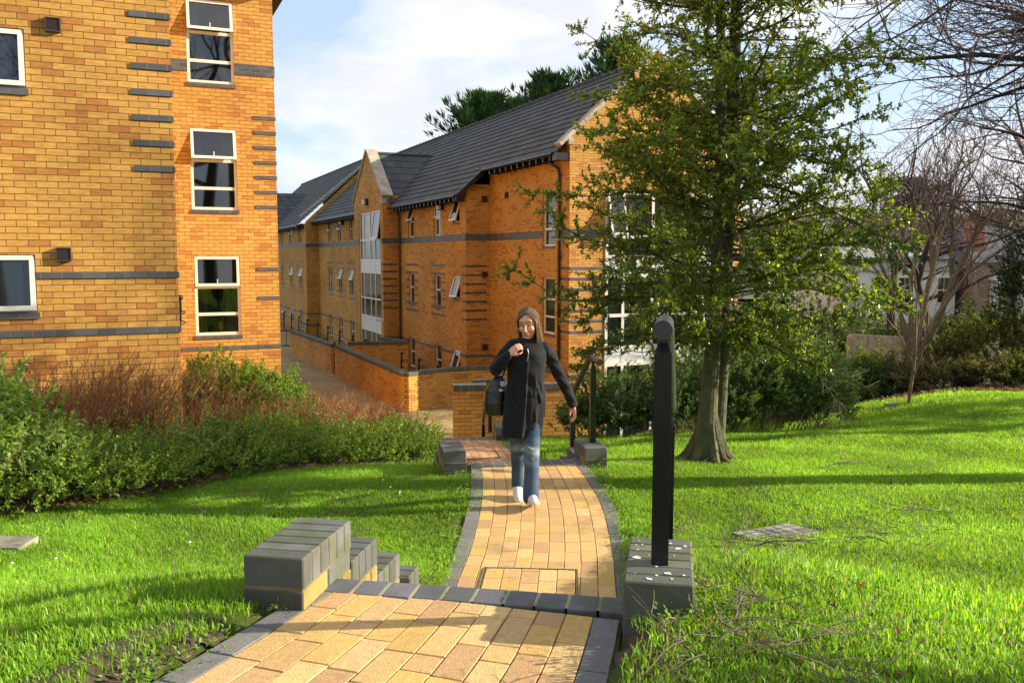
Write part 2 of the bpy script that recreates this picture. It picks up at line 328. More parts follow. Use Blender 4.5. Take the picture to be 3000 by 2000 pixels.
def axis(lo, hi, step, far, g=1.25):
    a = list(np.arange(lo, hi+1e-6, step)); s = step; p = lo
    L_, R_ = [], []
    while p > -far: s *= g; p -= s; L_.append(p)
    s = step; p = hi
    while p < far: s *= g; p += s; R_.append(p)
    return np.array(L_[::-1]+a+R_)
gx = axis(-7, 13, .11, 600); gy = axis(-1, 22, .11, 900)
GX, GY = np.meshgrid(gx, gy); GZ = terr(GX, GY)
V = np.stack([GX, GY, GZ], 2).reshape(-1, 3); nx_, ny_ = len(gx), len(gy)
I = np.arange(nx_*ny_).reshape(ny_, nx_)
F = np.stack([I[:-1, :-1], I[:-1, 1:], I[1:, 1:], I[1:, :-1]], 2).reshape(-1, 4)
m, t, b = mat('lawn_ground'); b.inputs['Roughness'].default_value = .95; b.inputs['Specular IOR Level'].default_value = .1
g = N(t, 'ShaderNodeNewGeometry'); n = N(t, 'ShaderNodeTexNoise', i_Scale=3.0, i_Detail=8.0, i_Roughness=.7); L(t, g.outputs['Position'], n.inputs[0])
r = N(t, 'ShaderNodeValToRGB'); r.color_ramp.elements[0].position = .3; r.color_ramp.elements[0].color = (.075, .095, .022, 1); r.color_ramp.elements[1].position = .7; r.color_ramp.elements[1].color = (.12, .15, .035, 1)
L(t, n.outputs[0], r.inputs[0]); L(t, r.outputs[0], b.inputs['Base Color'])
n2 = N(t, 'ShaderNodeTexNoise', i_Scale=45.0, i_Detail=5.0, i_Roughness=.8); L(t, g.outputs['Position'], n2.inputs[0])
bp = N(t, 'ShaderNodeBump', i_Strength=1.0, i_Distance=.03); L(t, n2.outputs[0], bp.inputs['Height']); L(t, bp.outputs[0], b.inputs['Normal'])
tag(npmesh('ground', V, F, m, smooth=True), kind='structure')

PAVC = [(.60, .38, .15), (.57, .36, .14), (.62, .41, .17), (.55, .34, .14), (.50, .30, .14), (.60, .37, .12), (.57, .37, .16)]
PAVR = [(.42, .22, .12), (.46, .25, .14), (.38, .19, .11), (.50, .29, .15), (.40, .23, .15), (.55, .34, .18)]
PAVG = [(.17, .16, .155), (.15, .145, .135), (.19, .18, .165), (.20, .185, .15)]
PAVS = [(.42, .34, .17), (.38, .30, .15), (.45, .36, .20), (.35, .27, .13)]
def var(c, s=.08):
    k = 1+random.uniform(-s, s); return tuple(min(1, v*k) for v in c)
def curve_at(pts, s):
    acc = 0
    for a, b in zip(pts[:-1], pts[1:]):
        l = math.hypot(b[0]-a[0], b[1]-a[1])
        if s <= acc+l or b is pts[-1]:
            t = (s-acc)/l; w = a[3]+(b[3]-a[3])*t
            return a[0]+(b[0]-a[0])*t, a[1]+(b[1]-a[1])*t, (b[0]-a[0])/l, (b[1]-a[1])/l, w
        acc += l
def smooth_poly(pts, n=6):
    out = []
    for i in range(len(pts)-1):
        p0 = pts[max(i-1, 0)]; p1 = pts[i]; p2 = pts[i+1]; p3 = pts[min(i+2, len(pts)-1)]
        for k in range(n):
            t = k/n
            out.append(tuple(.5*(2*p1[j]+(p2[j]-p0[j])*t+(2*p0[j]-5*p1[j]+4*p2[j]-p3[j])*t*t+(-p0[j]+3*p1[j]-3*p2[j]+p3[j])*t**3) for j in range(4)))
    out.append(tuple(pts[-1])); return out
def pave(name, pts, z, pal, ncol, lb=.205, edge=True, s0=0, s1=None, hole=None):
    pts = smooth_poly(pts); tot = sum(math.hypot(b[0]-a[0], b[1]-a[1]) for a, b in zip(pts[:-1], pts[1:]))
    s1 = tot if s1 is None else s1
    mb = MB(); W0 = pts[len(pts)//2][3]; ew = .105; cw = (2*W0-2*ew)/ncol if edge else 2*W0/ncol
    def P(s, t, zz):
        x, y, dx, dy, w = curve_at(pts, s); t = t*w/W0
        return (x+dy*t, y-dx*t, zz)
    cols = [(-W0+(ew if edge else 0)+i*cw, cw, pal, lb) for i in range(ncol)]
    if edge: cols += [(-W0, ew, PAVG, .215), (W0-ew, ew, PAVG, .215)]
    for ci, (t0, w, pl, l0) in enumerate(cols):
        s = s0-random.random()*l0
        while s < s1:
            e = s+l0*(1 if random.random() > .12 else .5)
            a, b_ = max(s, s0)+.002, min(e, s1)-.002; s = e
            if b_-a < .02: continue
            ta, tb = t0+.002, t0+w-.002; dz = random.uniform(-.001, .001); zz = z+dz; c = var(random.choice(pl), .08); k = .0025
            if hole and hole(P((a+b_)/2, (ta+tb)/2, 0)): continue
            jit = [random.uniform(-.0015, .0015) for _ in range(4)]
            base = [P(a, ta+jit[0], z-.05), P(a, tb+jit[1], z-.05), P(b_, tb+jit[2], z-.05), P(b_, ta+jit[3], z-.05)]
            mid = [(p[0], p[1], zz-k) for p in base]
            top = [P(a+k, ta+k+jit[0], zz), P(a+k, tb-k+jit[1], zz), P(b_-k, tb-k+jit[2], zz), P(b_-k, ta+k+jit[3], zz)]
            for i in range(4):
                j = (i+1) % 4; mb.poly([base[i], base[j], mid[j], mid[i]], None, c); mb.poly([mid[i], mid[j], top[j], top[i]], None, c)
            mb.poly(top, None, c)
    o = tag(mb.build(name, M['paver']), kind='structure')
    bed = MB(); ns = max(2, int((s1-s0)/.15))                     # the sandy bed the pavers lie in
    for i in range(ns):
        a, b_ = s0+(s1-s0)*i/ns, s0+(s1-s0)*(i+1)/ns
        bed.poly([P(a, -W0-.01, z-.012), P(a, W0+.01, z-.012), P(b_, W0+.01, z-.012), P(b_, -W0-.01, z-.012)], None, (.075, .06, .02))
    tag(bed.build('path_bed', M['paver']), kind='structure')
    return P
pave('foreground_path', CL[:6], ZF, PAVC, 10, lb=.215, s1=sum(math.hypot(b[0]-a[0], b[1]-a[1]) for a, b in zip(CL[:5], CL[1:6]))-.13)
MH = (.10, 5.25, .60, .58)     # framed manhole in the path: centre x, y, width, depth
pave('brick_path', CL[6:12], ZP, PAVC, 9, s1=4.02)
pave('landing_path', CL[12:15], ZL, PAVR, 10, s1=3.2)
def framed_cover(name, label, x, y, w, d, z, rz, pal):
    root = empty(name, (x, y, z), rz, label, 'manhole cover'); f = MB()
    for sx in (-1, 1): f.box((sx*w/2-.003, -d/2, -.04), (sx*w/2+.003, d/2, .0065)); f.box((-w/2+.004, sx*d/2-.003, -.04), (w/2-.004, sx*d/2+.003, .0065))
    for sx in (-1, 1):
        for sy in (-1, 1): f.box((sx*(w/2-.035)-.022, sy*(d/2-.018)-.009, -.03), (sx*(w/2-.035)+.022, sy*(d/2-.018)+.009, .0068))
    f.build('frame', M['steelrust'], root); q = MB(); n = int(w/.108)
    cw = (w-.03)/n
    for i in range(n):
        yy = -d/2+.012-random.random()*.1
        while yy < d/2-.02:
            a, b_ = max(yy, -d/2+.014), min(yy+.2, d/2-.014); yy += .205
            if b_-a < .02: continue
            q.bevbox((-w/2+.015+i*cw+.002, a, -.04), (-w/2+.015+(i+1)*cw-.002, b_, random.uniform(.0052, .0062)), .0025, c=var(random.choice(pal), .1))
    q.box((-w/2+.01, -d/2+.01, -.045), (w/2-.01, d/2-.01, .0025), c=(.075, .06, .02))
    q.build('infill', M['paver'], root); return root
M['steelrust'] = simple('weathered_steel', (.16, .13, .10), .7, noise=.4, nscale=25)
framed_cover('manhole_cover', 'steel framed cover filled with buff pavers, in the sunlit path', MH[0], MH[1], MH[2], MH[3], ZP, R(-4), PAVC)
framed_cover('manhole_cover', 'steel framed cover filled with reddish pavers on the lower landing', -.52, 12.05, .62, .60, ZL+.004, R(12), PAVR)

def bb(mb, c, ax, size, b=.006, col=None):
    """one bevelled brick: centre-bottom c, axis direction ax (local +y)"""
    rz = RZ(math.atan2(ax.y, ax.x)-math.pi/2); w, l, h = size
    mb.bevbox((-w/2, -l/2, 0), (w/2, l/2, h), b, rz, c, col)
BCOL = [(.115, .115, .10), (.10, .102, .09), (.13, .125, .11), (.125, .13, .085), (.09, .092, .08)]
def nosing(mb, P, D, hw, z, n, dz=.065, dp=.215):
    X = Vector((D.y, -D.x, 0)); w = 2*hw/n
    for i in range(n):
        c = P+X*(-hw+w*(i+.5))-D*dp*.5; c.z = z-dz
        bb(mb, c, D, (w-.008, dp-.003, dz+.002), .004, var(random.choice([(.115, .112, .125), (.10, .10, .112), (.13, .12, .13)]), .12))
    X2 = X*hw; a = P-X2-D*(dp-.01); b_ = P+X2-D*(dp-.01); c_ = P+X2-D*.004; d_ = P-X2-D*.004
    q = [a, b_, c_, d_]; mb.poly([(p.x, p.y, z+.0) for p in q], None, (.30, .28, .13))
def flight(P, D, hw, z0, z1, n, go, nb, dp=.215):
    mb = MB(); X = Vector((D.y, -D.x, 0)); rise = (z0-z1)/n
    nosing(mb, P, D, hw, z0, nb, dp=dp)
    rz = RZ(math.atan2(D.y, D.x)-math.pi/2)
    for k in range(1, n):
        z = z0-rise*k; o = P+D*(go*(k-1))
        mb.box((-hw, 0, z-rise*1.0-.3), (hw, go-.215, z-.001), rz, o, (.50, .32, .12))
        c = P+D*(go*k); nosing(mb, c, D, hw, z, nb)
        mb.box((-hw, go-.214, z-rise-.3), (hw, go-.002, z-.07), rz, o, (.42, .24, .08))
    mb.box((-hw, -dp+.005, z0-rise-.2), (hw, -.003, z0-.066), rz, P, (.42, .24, .08))
    return tag(mb.build('steps', M['bluebrick']), kind='structure')
flight(P1, D1, .54, ZF, ZP, 5, .31, 10, .135)
flight(P2, D2, .56, ZP, ZL, 5, .31, 10)
flight(P3, D3, .58, ZL, ZC, 10, .30, 10)

def stepped_wall(label, P, D, tiers, ztop, drop, n0=6, w=.215, wash=None, tl=4, below=.35, side=None):
    """low wall of brick-on-edge tiers beside a flight; P is the centre of its near end"""
    root = empty('stepped_wall', (P.x, P.y, ztop-.23), 0, label, 'low wall', 'stepped blue brick walls beside the flights of steps')
    s = 0
    for k in range(tiers):
        n = n0 if k == 0 else tl; z = ztop-drop*k; mb = MB()
        for i in range(n):
            c = P+D*(s+.075*(i+.5)); c.z = z-.1025
            bb(mb, c, D, (w, .068, .1025), .005, var(random.choice(BCOL), .15))
        a = P+D*s; rz = RZ(math.atan2(D.y, D.x)-math.pi/2); Lk = n*.075
        mb.box((-w/2+.004, .004, -.11), (w/2-.004, Lk-.004, -.004), rz, (a.x, a.y, z), (.20, .16, .08))
        zz = z-.1125; row = 0
        while zz > z-drop-below:                                   # stretcher courses under the cap
            yy = -(.1 if row % 2 else 0)
            while yy < Lk-.01:
                y0, y1 = max(0, yy), min(Lk, yy+.215)
                if y1-y0 > .02: mb.bevbox((-w/2, y0, -.066), (w/2, y1-.008, 0), .004, rz, (a.x, a.y, zz), var(random.choice(side or BCOL) if (side or random.random() < .45) else (.30, .21, .06), .15))
                yy += .225
            if not side: mb.bevbox((-w/2+.001, -.006, -.066), (w/2-.001, .02, -.001), .003, rz, (a.x, a.y, zz), (.07, .065, .05))  # dark mossy front strip; golden side courses hold lichen and painted sunlight
            zz -= .075; row += 1
        mb.box((-w/2+.006, .006, -drop-below), (w/2-.006, Lk-.01, -.1), rz, (a.x, a.y, z), (.20, .16, .08))
        mb.build('tier', M['bluebrick'], root, off=(P.x, P.y, ztop-.23)); s += Lk
    return root
X1 = Vector((D1.y, -D1.x, 0)); X2_ = Vector((D2.y, -D2.x, 0)); X3_ = Vector((D3.y, -D3.x, 0))
stepped_wall('stepped dark brick wall without a post, left of the nearest steps', Vector((-.80, 2.88, 0)), D1, 4, -1.0, .165, below=.2)
stepped_wall('nearest stepped wall right of the path, carrying the tall black handrail post', Vector((.45, 2.64, 0)), D1, 5, -1.0, .165, below=.3, side=BCOL)
stepped_wall('mossy brick block at the left end of the middle steps, beside the hedge', Vector((-.53, 8.1, 0)), D2, 4, -1.80, .15)
stepped_wall('mossy stepped wall right of the middle steps, behind the woman, carrying the second handrail', Vector((.81, 8.38, 0)), D2, 4, -1.83, .15)
stepped_wall('farthest stepped brick wall, half hidden behind the woman at the landing', Vector((-.13, 12.95, 0)), D3, 6, -2.52, .155)
stepped_wall('small dark brick block poking out of the hedge left of the landing', Vector((-1.36, 12.9, 0)), D3, 3, -2.55, .155)
# droppings on the near plinth
mb = MB()
for i in range(22):
    u, v_ = random.uniform(-.09, .09), random.uniform(.03, .42); r_ = random.uniform(.003, .012)*(1.0 if i < 6 else .55); c = Vector((.45, 2.64, -1.0+.001))+X1*u+D1*v_
    k = 8; mb.poly([(c.x+r_*math.cos(6.28*j/k)*random.uniform(.5, 1.5), c.y+r_*1.2*math.sin(6.28*j/k)*random.uniform(.5, 1.4), c.z+.0012) for j in range(k)], None, (.6, .6, .56))
tag(mb.build('bird_dropping', colmat('droppings', .8, .1)), 'white bird droppings splashed on the cap of the near handrail plinth', 'bird dropping', kind='stuff')

def handrail(label, posts, D, rail, pw=.055, rr=.03, group='black handrails beside the steps'):
    """posts: (base, neck z, rail z); rail: polyline of the tube's centre"""
    root = empty('handrail', tuple(posts[0][0]), 0, label, 'handrail', group); off = tuple(posts[0][0])
    rz = RZ(math.atan2(D.y, D.x)-math.pi/2)
    for base, zn, zr in posts:
        mb = MB(); h = pw/2; B = Vector(base)
        mb.box((-h, -h, 0), (h, h, zn-B.z), rz, B, skip='t')
        def sq(s, z): return [tf(p, rz, (B.x, B.y, z)) for p in ((-s, -s, 0), (s, -s, 0), (s, s, 0), (-s, s, 0))]
        a, c, e = sq(h, zn), sq(h*.55, zn+.035), sq(h*.5, zr)
        for lo, hi in ((a, c), (c, e)):
            for i in range(4): mb.poly([lo[i], lo[(i+1) % 4], hi[(i+1) % 4], hi[i]])
        mb.build('post', M['gloss'], root, off=off)
    mb = MB(); mb.tube(rail, rr, 20); o = mb.build('rail', M['railgrey'], root, off=off)
    for p in o.data.polygons: p.use_smooth = len(p.vertices) == 4
    return root
M['railgrey'] = simple('worn_black_rail_paint', (.03, .03, .034), .38, noise=.5, nscale=30, spec=.6)
handrail('tall black handrail post with a fat round rail end, standing on the near right plinth',
         [((.485, 2.83, -1.001), -.31, -.233), ((.735, 4.1, -1.67), -.79, -.71)], D1,
         [(.46, 2.70, -.225), (.515, 2.98, -.225), (.535, 3.08, -.245), (.738, 4.1, -.70), (.755, 4.2, -.72), (.79, 4.4, -.72)])
handrail('black handrail with a bent top, right of the woman on the middle steps',
         [((.795, 8.65, -1.83), -1.10, -1.03), ((.675, 9.75, -2.34), -1.62, -1.56)], D2,
         [(.85, 8.50, -1.02), (.79, 8.76, -1.00), (.775, 8.84, -1.03), (.66, 9.75, -1.55), (.63, 9.98, -1.57)])
handrail('black handrail behind the woman’s bag at the far landing',
         [((-.335, 13.3, -2.66), -1.93, -1.86), ((-.50, 15.3, -3.7), -2.95, -2.88)], D3,
         [(-.60, 13.18, -1.86), (-.335, 13.3, -1.86), (-.36, 13.4, -1.88), (-.50, 15.3, -2.87), (-.52, 15.5, -2.88)], rr=.026)

# concrete slab cover lying in the right-hand lawn
sl = [(1.51, 5.95), (1.97, 6.17), (2.23, 5.83), (1.73, 5.58)]; cx, cy = sum(p[0] for p in sl)/4, sum(p[1] for p in sl)/4
zs = H(cx, cy)+.008; root = empty('manhole_cover', (cx, cy, zs-.06), 0, 'flat grey tiled slab sunk diamond-wise in the right-hand lawn among twigs', 'manhole cover')
mb = MB(); nS = 6
A_, B_, C_, D_ = [Vector((p[0], p[1], 0)) for p in sl]
for i in range(nS):
    for j in range(nS):
        def q(u, v_): p = A_*(1-u)*(1-v_)+B_*u*(1-v_)+C_*u*v_+D_*(1-u)*v_; return p
        e = .03/nS*2; u0, u1, v0, v1 = i/nS+e, (i+1)/nS-e, j/nS+e, (j+1)/nS-e
        T = [q(u0, v0), q(u1, v0), q(u1, v1), q(u0, v1)]; c = var((.27, .25, .22), .15)
        mb.poly([(p.x, p.y, zs+.002) for p in T][::-1], None, c)
mb.poly([(p[0], p[1], zs-.004) for p in sl][::-1], None, (.10, .09, .07))
for i in range(4):
    a, b_ = sl[i], sl[(i+1) % 4]; mb.poly([(a[0], a[1], zs-.07), (b_[0], b_[1], zs-.07), (b_[0], b_[1], zs-.004), (a[0], a[1], zs-.004)], None, (.12, .1, .08))
mb.build('slab', colmat('concrete_slab', .9, .3, 80, .2), root, off=(cx, cy, zs-.06))

# courtyard paving and the lower area before the far building
mb = MB(); mb2 = MB()
def pslab(mb, poly, z, c=(1, 1, 1)): mb.poly([(p[0], p[1], z) for p in poly], [(p[0], p[1]) for p in poly], c)
M['court'] = brickmat('courtyard_paviors', (.37, .27, .11), (.31, .22, .09), (.26, .20, .10), (.075, .06, .02), w=.21, h=.105, mort=.005, red=.6, noise=.35)
pslab(mb, [wab(2.6, 19.4), wab(4.3, 15.1), wab(5.2, 14.5), wab(7.6, 14.5), wab(8.5, 22.4), wab(8.5, 64), wab(2.6, 64)], ZC)
mb.box((8.36, 22.4, -5.4), (8.5, 64, ZC-.003), RZ(TH), (0, 0, 0))
tag(mb.build('courtyard', M['court']), kind='structure')

# ------------------------------------------------------------------ buildings (built in axes turned 23.5 degrees)
class Bld:
    def __init__(s, name, a0, b0, z0, label, cat='building'):
        x, y = wab(a0, b0); s.o = (a0, b0, z0); s.root = empty(name, (x, y, z0), TH, label, cat)
    def put(s, mb, name, mats, parent=None, smooth=False):
        return mb.build(name, mats, parent or s.root, smooth=smooth, off=s.o)
def fr(ax, fix):
    return (lambda u, n, z: (u, fix-n, z)) if ax == 'a' else (lambda u, n, z: (fix-n, u, z))
def wbox(mb, F, u0, u1, n0, n1, z0, z1, m=0, c=None, vo=0, skip=''):
    P = lambda u, n, z: F(u, n, z)
    q = {'f': [(u0, n1, z0), (u1, n1, z0), (u1, n1, z1), (u0, n1, z1)], 't': [(u0, n1, z1), (u1, n1, z1), (u1, n0, z1), (u0, n0, z1)], 'b': [(u0, n0, z0), (u1, n0, z0), (u1, n1, z0), (u0, n1, z0)],
         'l': [(u0, n0, z0), (u0, n1, z0), (u0, n1, z1), (u0, n0, z1)], 'r': [(u1, n1, z0), (u1, n0, z0), (u1, n0, z1), (u1, n1, z1)], 'k': [(u1, n0, z0), (u0, n0, z0), (u0, n0, z1), (u1, n0, z1)]}
    for k, p in q.items():
        if k in skip: continue
        if k in 'fk': uv = [(x[0], x[2]-vo) for x in p]
        elif k in 'lr': uv = [(x[1]+x[0], x[2]-vo) for x in p]
        else: uv = [(x[0], x[1]+.04) for x in p]
        mb.poly([P(*x) for x in p], uv, c, m)
def wallpanel(mb, F, u0, u1, z0, z1, ops, vo=0, rd=.11):
    us = sorted({u0, u1, *[o[0] for o in ops], *[o[1] for o in ops]}); zs_ = sorted({z0, z1, *[o[2] for o in ops], *[o[3] for o in ops]})
    us = [u for u in us if u0 <= u <= u1]; zs_ = [z for z in zs_ if z0 <= z <= z1]
    for a, b_ in zip(us[:-1], us[1:]):
        for c, d in zip(zs_[:-1], zs_[1:]):
            um, zm = (a+b_)/2, (c+d)/2
            if any(o[0] < um < o[1] and o[2] < zm < o[3] for o in ops): continue
            mb.poly([F(a, 0, c), F(b_, 0, c), F(b_, 0, d), F(a, 0, d)], [(a, c-vo), (b_, c-vo), (b_, d-vo), (a, d-vo)])
    for o in ops:
        a, b_, c, d = o[:4]
        for (p, q) in (((a, c), (a, d)), ((b_, d), (b_, c)), ((a, d), (b_, d)), ((b_, c), (a, c))):
            pts = [F(p[0], 0, p[1]), F(q[0], 0, q[1]), F(q[0], -rd, q[1]), F(p[0], -rd, p[1])]
            vert = p[0] == q[0]; uv = [(0, p[1]-vo), (0, q[1]-vo), (rd, q[1]-vo), (rd, p[1]-vo)] if vert else [(p[0], .02), (q[0], .02), (q[0], .06), (p[0], .06)]
            mb.poly(pts, uv)
def band(mb, F, u0, u1, z0, z1, proud=.012, vo=0, ends=0): wbox(mb, F, u0-ends, u1+ends, -.02, proud, z0, z1, vo=vo, skip='k')
def casement(B, F, win, u0, u1, z0, z1, ang, fw=.055, th=.05, n0=-.05, glass=None, name='casement', catch=False):
    cs, sn = math.cos(ang), math.sin(ang); mb = MB(); mg = MB()
    def Q(u, n, d): return F(u, n0+n*cs+d*sn, z1-d*cs+n*sn*0)
    h = z1-z0
    def bx(a, b_, d0, d1, m):
        v = [Q(a, 0, d1), Q(b_, 0, d1), Q(b_, 0, d0), Q(a, 0, d0), Q(a, th, d1), Q(b_, th, d1), Q(b_, th, d0), Q(a, th, d0)]
        for q in ((0, 1, 2, 3), (4, 5, 6, 7), (0, 1, 5, 4), (2, 3, 7, 6), (1, 2, 6, 5), (0, 3, 7, 4)): m.poly([v[i] for i in q])
    bx(u0, u0+fw, 0, h, mb); bx(u1-fw, u1, 0, h, mb); bx(u0+fw, u1-fw, 0, fw, mb); bx(u0+fw, u1-fw, h-fw, h, mb)
    if catch: um = (u0+u1)/2; bx(um-.008, um+.008, h-fw-.09, h-fw, mb)
    o = B.put(mb, name, M['white'], win)
    mg.poly([Q(u0+fw*.8, th*.45, h-fw*.8), Q(u1-fw*.8, th*.45, h-fw*.8), Q(u1-fw*.8, th*.45, fw*.8), Q(u0+fw*.8, th*.45, fw*.8)])
    B.put(mg, 'pane', glass or M['glassblue'], win)
    return o
def window(B, F, u0, u1, z0, z1, trans=(), open_=None, mull=(), rec=.05, fw=.05, sill=True, glass=None, room=False, vo=0, blind=False, name='window', sillh=.075, panels=(), label=None):
    """trans: heights of transoms; open_: (index of light from the top, angle)"""
    mb = MB(); n0, n1 = -rec-.05, -rec
    wbox(mb, F, u0, u0+fw, n0, n1, z0, z1); wbox(mb, F, u1-fw, u1, n0, n1, z0, z1)
    wbox(mb, F, u0+fw, u1-fw, n0, n1, z1-fw, z1); wbox(mb, F, u0+fw, u1-fw, n0, n1, z0, z0+fw)
    for t_ in trans: wbox(mb, F, u0+fw, u1-fw, n0, n1-.002, t_-fw*.55, t_+fw*.55)
    for m_ in mull: wbox(mb, F, m_-fw*.5, m_+fw*.5, n0, n1-.004, z0+fw, z1-fw)
    win = B.put(mb, name, M['white'])
    if label: win['label'] = label
    lv = [z1-fw*.0]+[t_ for t_ in sorted(trans, reverse=True)]+[z0]
    g = MB(); us = [u0+fw*.4]+list(mull)+[u1-fw*.4]
    for i in range(len(lv)-1):
        if open_ and open_[0] == i:
            ui = open_[2] if len(open_) > 2 else None
            a, b_ = (u0, u1) if ui is None else (us[ui]+.0, us[ui+1])
            casement(B, F, win, a+.012, b_-.012, lv[i+1]+.02, lv[i]-.01, open_[1], glass=glass if not room else M['clear'], catch=room, n0=n1-.02)
            rest = [] if ui is None else [k for k in range(len(us)-1) if k != ui]
        else: rest = range(len(us)-1)
        for k in rest:
            if (i, k) in panels or (i, -1) in panels: continue
            g.poly([F(us[k], n1-.03, lv[i+1]), F(us[k+1], n1-.03, lv[i+1]), F(us[k+1], n1-.03, lv[i]), F(us[k], n1-.03, lv[i])])
    if g.f: B.put(g, 'pane', M['clear'] if room else (glass or M['glass']), win)
    for i, k in panels:
        pm = MB(); wbox(pm, F, u0+fw, u1-fw, n0, n1-.012, lv[i+1]+fw*.55, lv[i]-fw*.55)
        B.put(pm, 'panel', M['white2'], win)
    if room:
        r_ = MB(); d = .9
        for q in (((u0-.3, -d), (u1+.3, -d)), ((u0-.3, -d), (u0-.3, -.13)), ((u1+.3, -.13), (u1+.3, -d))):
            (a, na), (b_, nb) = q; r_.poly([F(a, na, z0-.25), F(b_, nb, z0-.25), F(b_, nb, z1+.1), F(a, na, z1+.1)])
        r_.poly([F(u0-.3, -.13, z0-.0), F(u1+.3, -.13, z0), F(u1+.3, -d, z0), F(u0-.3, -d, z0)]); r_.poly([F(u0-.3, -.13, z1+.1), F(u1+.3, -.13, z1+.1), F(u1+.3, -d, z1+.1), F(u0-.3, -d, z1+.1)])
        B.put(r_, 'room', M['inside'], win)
        c_ = MB()
        for (a, b_) in ((u0+.03, u0+.25), (u1-.27, u1-.05)):
            for k in range(8):
                p, q = a+(b_-a)*k/8, a+(b_-a)*(k+1)/8; z_ = .02*(k % 2); z2 = .02*((k+1) % 2)
                c_.poly([F(p, -.26-z_, z0+.02), F(q, -.26-z2, z0+.02), F(q, -.26-z2, z1), F(p, -.26-z_, z1)])
        B.put(c_, 'curtain', M['curtain'], win)
    if blind:
        b2 = MB(); wbox(b2, F, u0+fw, u1-fw, -.16, -.125, z1-.13, z1-.04); B.put(b2, 'blind_box', M['dark'], win)
    if sill:
        s_ = MB(); wbox(s_, F, u0-.02, u1+.02, -.05, .02, z0-sillh, z0-.002, vo=vo); B.put(s_, 'window_sill', M['blue'], win)
    return win
def vent(B, F, u, z, s=.155):
    mb = MB(); wbox(mb, F, u-s/2, u+s/2, 0, .03, z-s/2, z+s/2)
    for k in range(10): zz = z-s*.38+k*s*.085; wbox(mb, F, u-s*.4, u+s*.4, .03, .042, zz-.004, zz+.003)
    wbox(mb, F, u-s*.5, u-s*.42, .03, .05, z-s/2, z+s/2); wbox(mb, F, u+s*.42, u+s*.5, .03, .05, z-s/2, z+s/2); wbox(mb, F, u-s*.42, u+s*.42, .03, .05, z-s/2, z-s*.42); wbox(mb, F, u-s*.42, u+s*.42, .03, .05, z+s*.42, z+s/2)
    return B.put(mb, 'air_vent', M['vent'])

# --- the near building on the left
NB = Bld('near_building', .6, 11.7, -2.6, 'near orange brick building filling the left side, in two stepped wings')
NB.root['category'] = 'building'
FA, FB = fr('a', 11.7), fr('a', 19.02); VA, VB = -.19, .93
bA = 11.7; aA = .6; aB = 2.95; TOP = 5.42
# wing A: window openings, right edge at a = -.95, sills at -.70 and +1.85
opsA = [(-2.15, -.95, -.65, .02), (-2.15, -.95, 1.90, 2.56), (-2.15, -.95, 4.45, 5.1)]
opsB = [(1.28, 2.17, z0, z0+1.61) for z0 in (-1.61, .93, 3.43)]
mb = MB()
wallpanel(mb, FA, -8, aA, -3.2, TOP, opsA, vo=VA)
wallpanel(mb, FB, aA, aB, -4.6, TOP, opsB, vo=VB)
wallpanel(mb, fr('b', aA), bA, 19.02, -4.0, TOP, [], vo=VA); wallpanel(mb, fr('b', aB), 19.02, 34, -4.6, TOP, [], vo=VB)
wallpanel(mb, fr('b', -8), bA, 34, -4, TOP, [], vo=VA); wallpanel(mb, fr('a', 34), -8, aB, -4.6, TOP, [], vo=VA)
for q in ([(-8, bA), (aA, bA), (aA, 34), (-8, 34)], [(aA+.002, 19.02), (aB, 19.02), (aB, 34), (aA+.002, 34)]): mb.poly([(p[0], p[1], TOP) for p in q])
NB.put(mb, 'wall', M['brick'])
def bandp(F, u0, u1, z0, z1, vo): q = MB(); band(q, F, u0, u1, z0, z1, .014, vo=vo); NB.put(q, 'grey_brick_band', M['blue'])
for k in range(8): z_ = 2.86-.3*(k-1); z_ = VA+.075*round((z_-VA)/.075); bandp(FA, .155, aA+.012, z_-.075+.004, z_-.004, VA)
bandp(FA, -.95, aA+.012, VA-.075+.002, VA-.002, VA); bandp(FA, -8, aA+.014, VA-.75, VA-.675, VA)
bandp(FA, -8, -2.15, VA-.075+.002, VA-.002, VA)
for z_ in [2.83-.3*k for k in range(7)]+[-.27, -.87+.0]: z2 = VB+.075*round((z_-VB)/.075); bandp(FB, 2.52, aB+.012, z2-.036, z2+.036, VB)
zb = VB+.075*round((3.66-VB)/.075)
for u0, u1 in ((aA, 1.28), (2.17, aB+.012)): bandp(FB, u0, u1, zb+.002, zb+.223, VB)
zb = VB+.075*round((-1.93-VB)/.075); bandp(FB, aA, aB+.012, zb, zb+.072, VB)
wA = []
for i, (a, b_, c, d) in enumerate(opsA):
    window(NB, FA, a, b_, c, d, open_=(0, R(5)), rec=.04, fw=.06, glass=M['glassblue'] if i else M['glass'], vo=VA)
for i, (a, b_, c, d) in enumerate(opsB):
    window(NB, FB, a, b_, c, d, trans=(c+.98, c+.43), open_=(0, R((1.2, 11, 12)[i])), rec=.035, fw=.055, room=True, vo=VB, blind=True)
vent(NB, FA, -.65, .02, .16); vent(NB, FA, -.65, 2.63, .16)
# hipped slate roof and gutter above the frame
mb = MB()
wbox(mb, FA, -8.3, aA+.35, -22.3, .35, TOP, TOP+.1); wbox(mb, FB, aA+.36, aB+.35, -15, .35, TOP, TOP+.1)
NB.put(mb, 'soffit', M['dark'])
mb = MB(); e = TOP+.102
A0, B0, C0, D0 = (-8.3, bA-.35, e), (aA+.35, bA-.35, e), (aB+.35, 19.02-.35, e), (aB+.35, 34.35, e)
r0, r1 = (-3, bA+4.5, e+3.4), (-3, 30, e+3.4); E0 = (aA+.35, 19.02-.35, e); D1_ = (-8.3, 34.35, e)
mb.poly([A0, B0, r0]); mb.poly([B0, E0, C0, D0, r1, r0]); mb.poly([D0, D1_, r1]); mb.poly([D1_, A0, r0, r1])
NB.put(mb, 'roof', M['roof'])
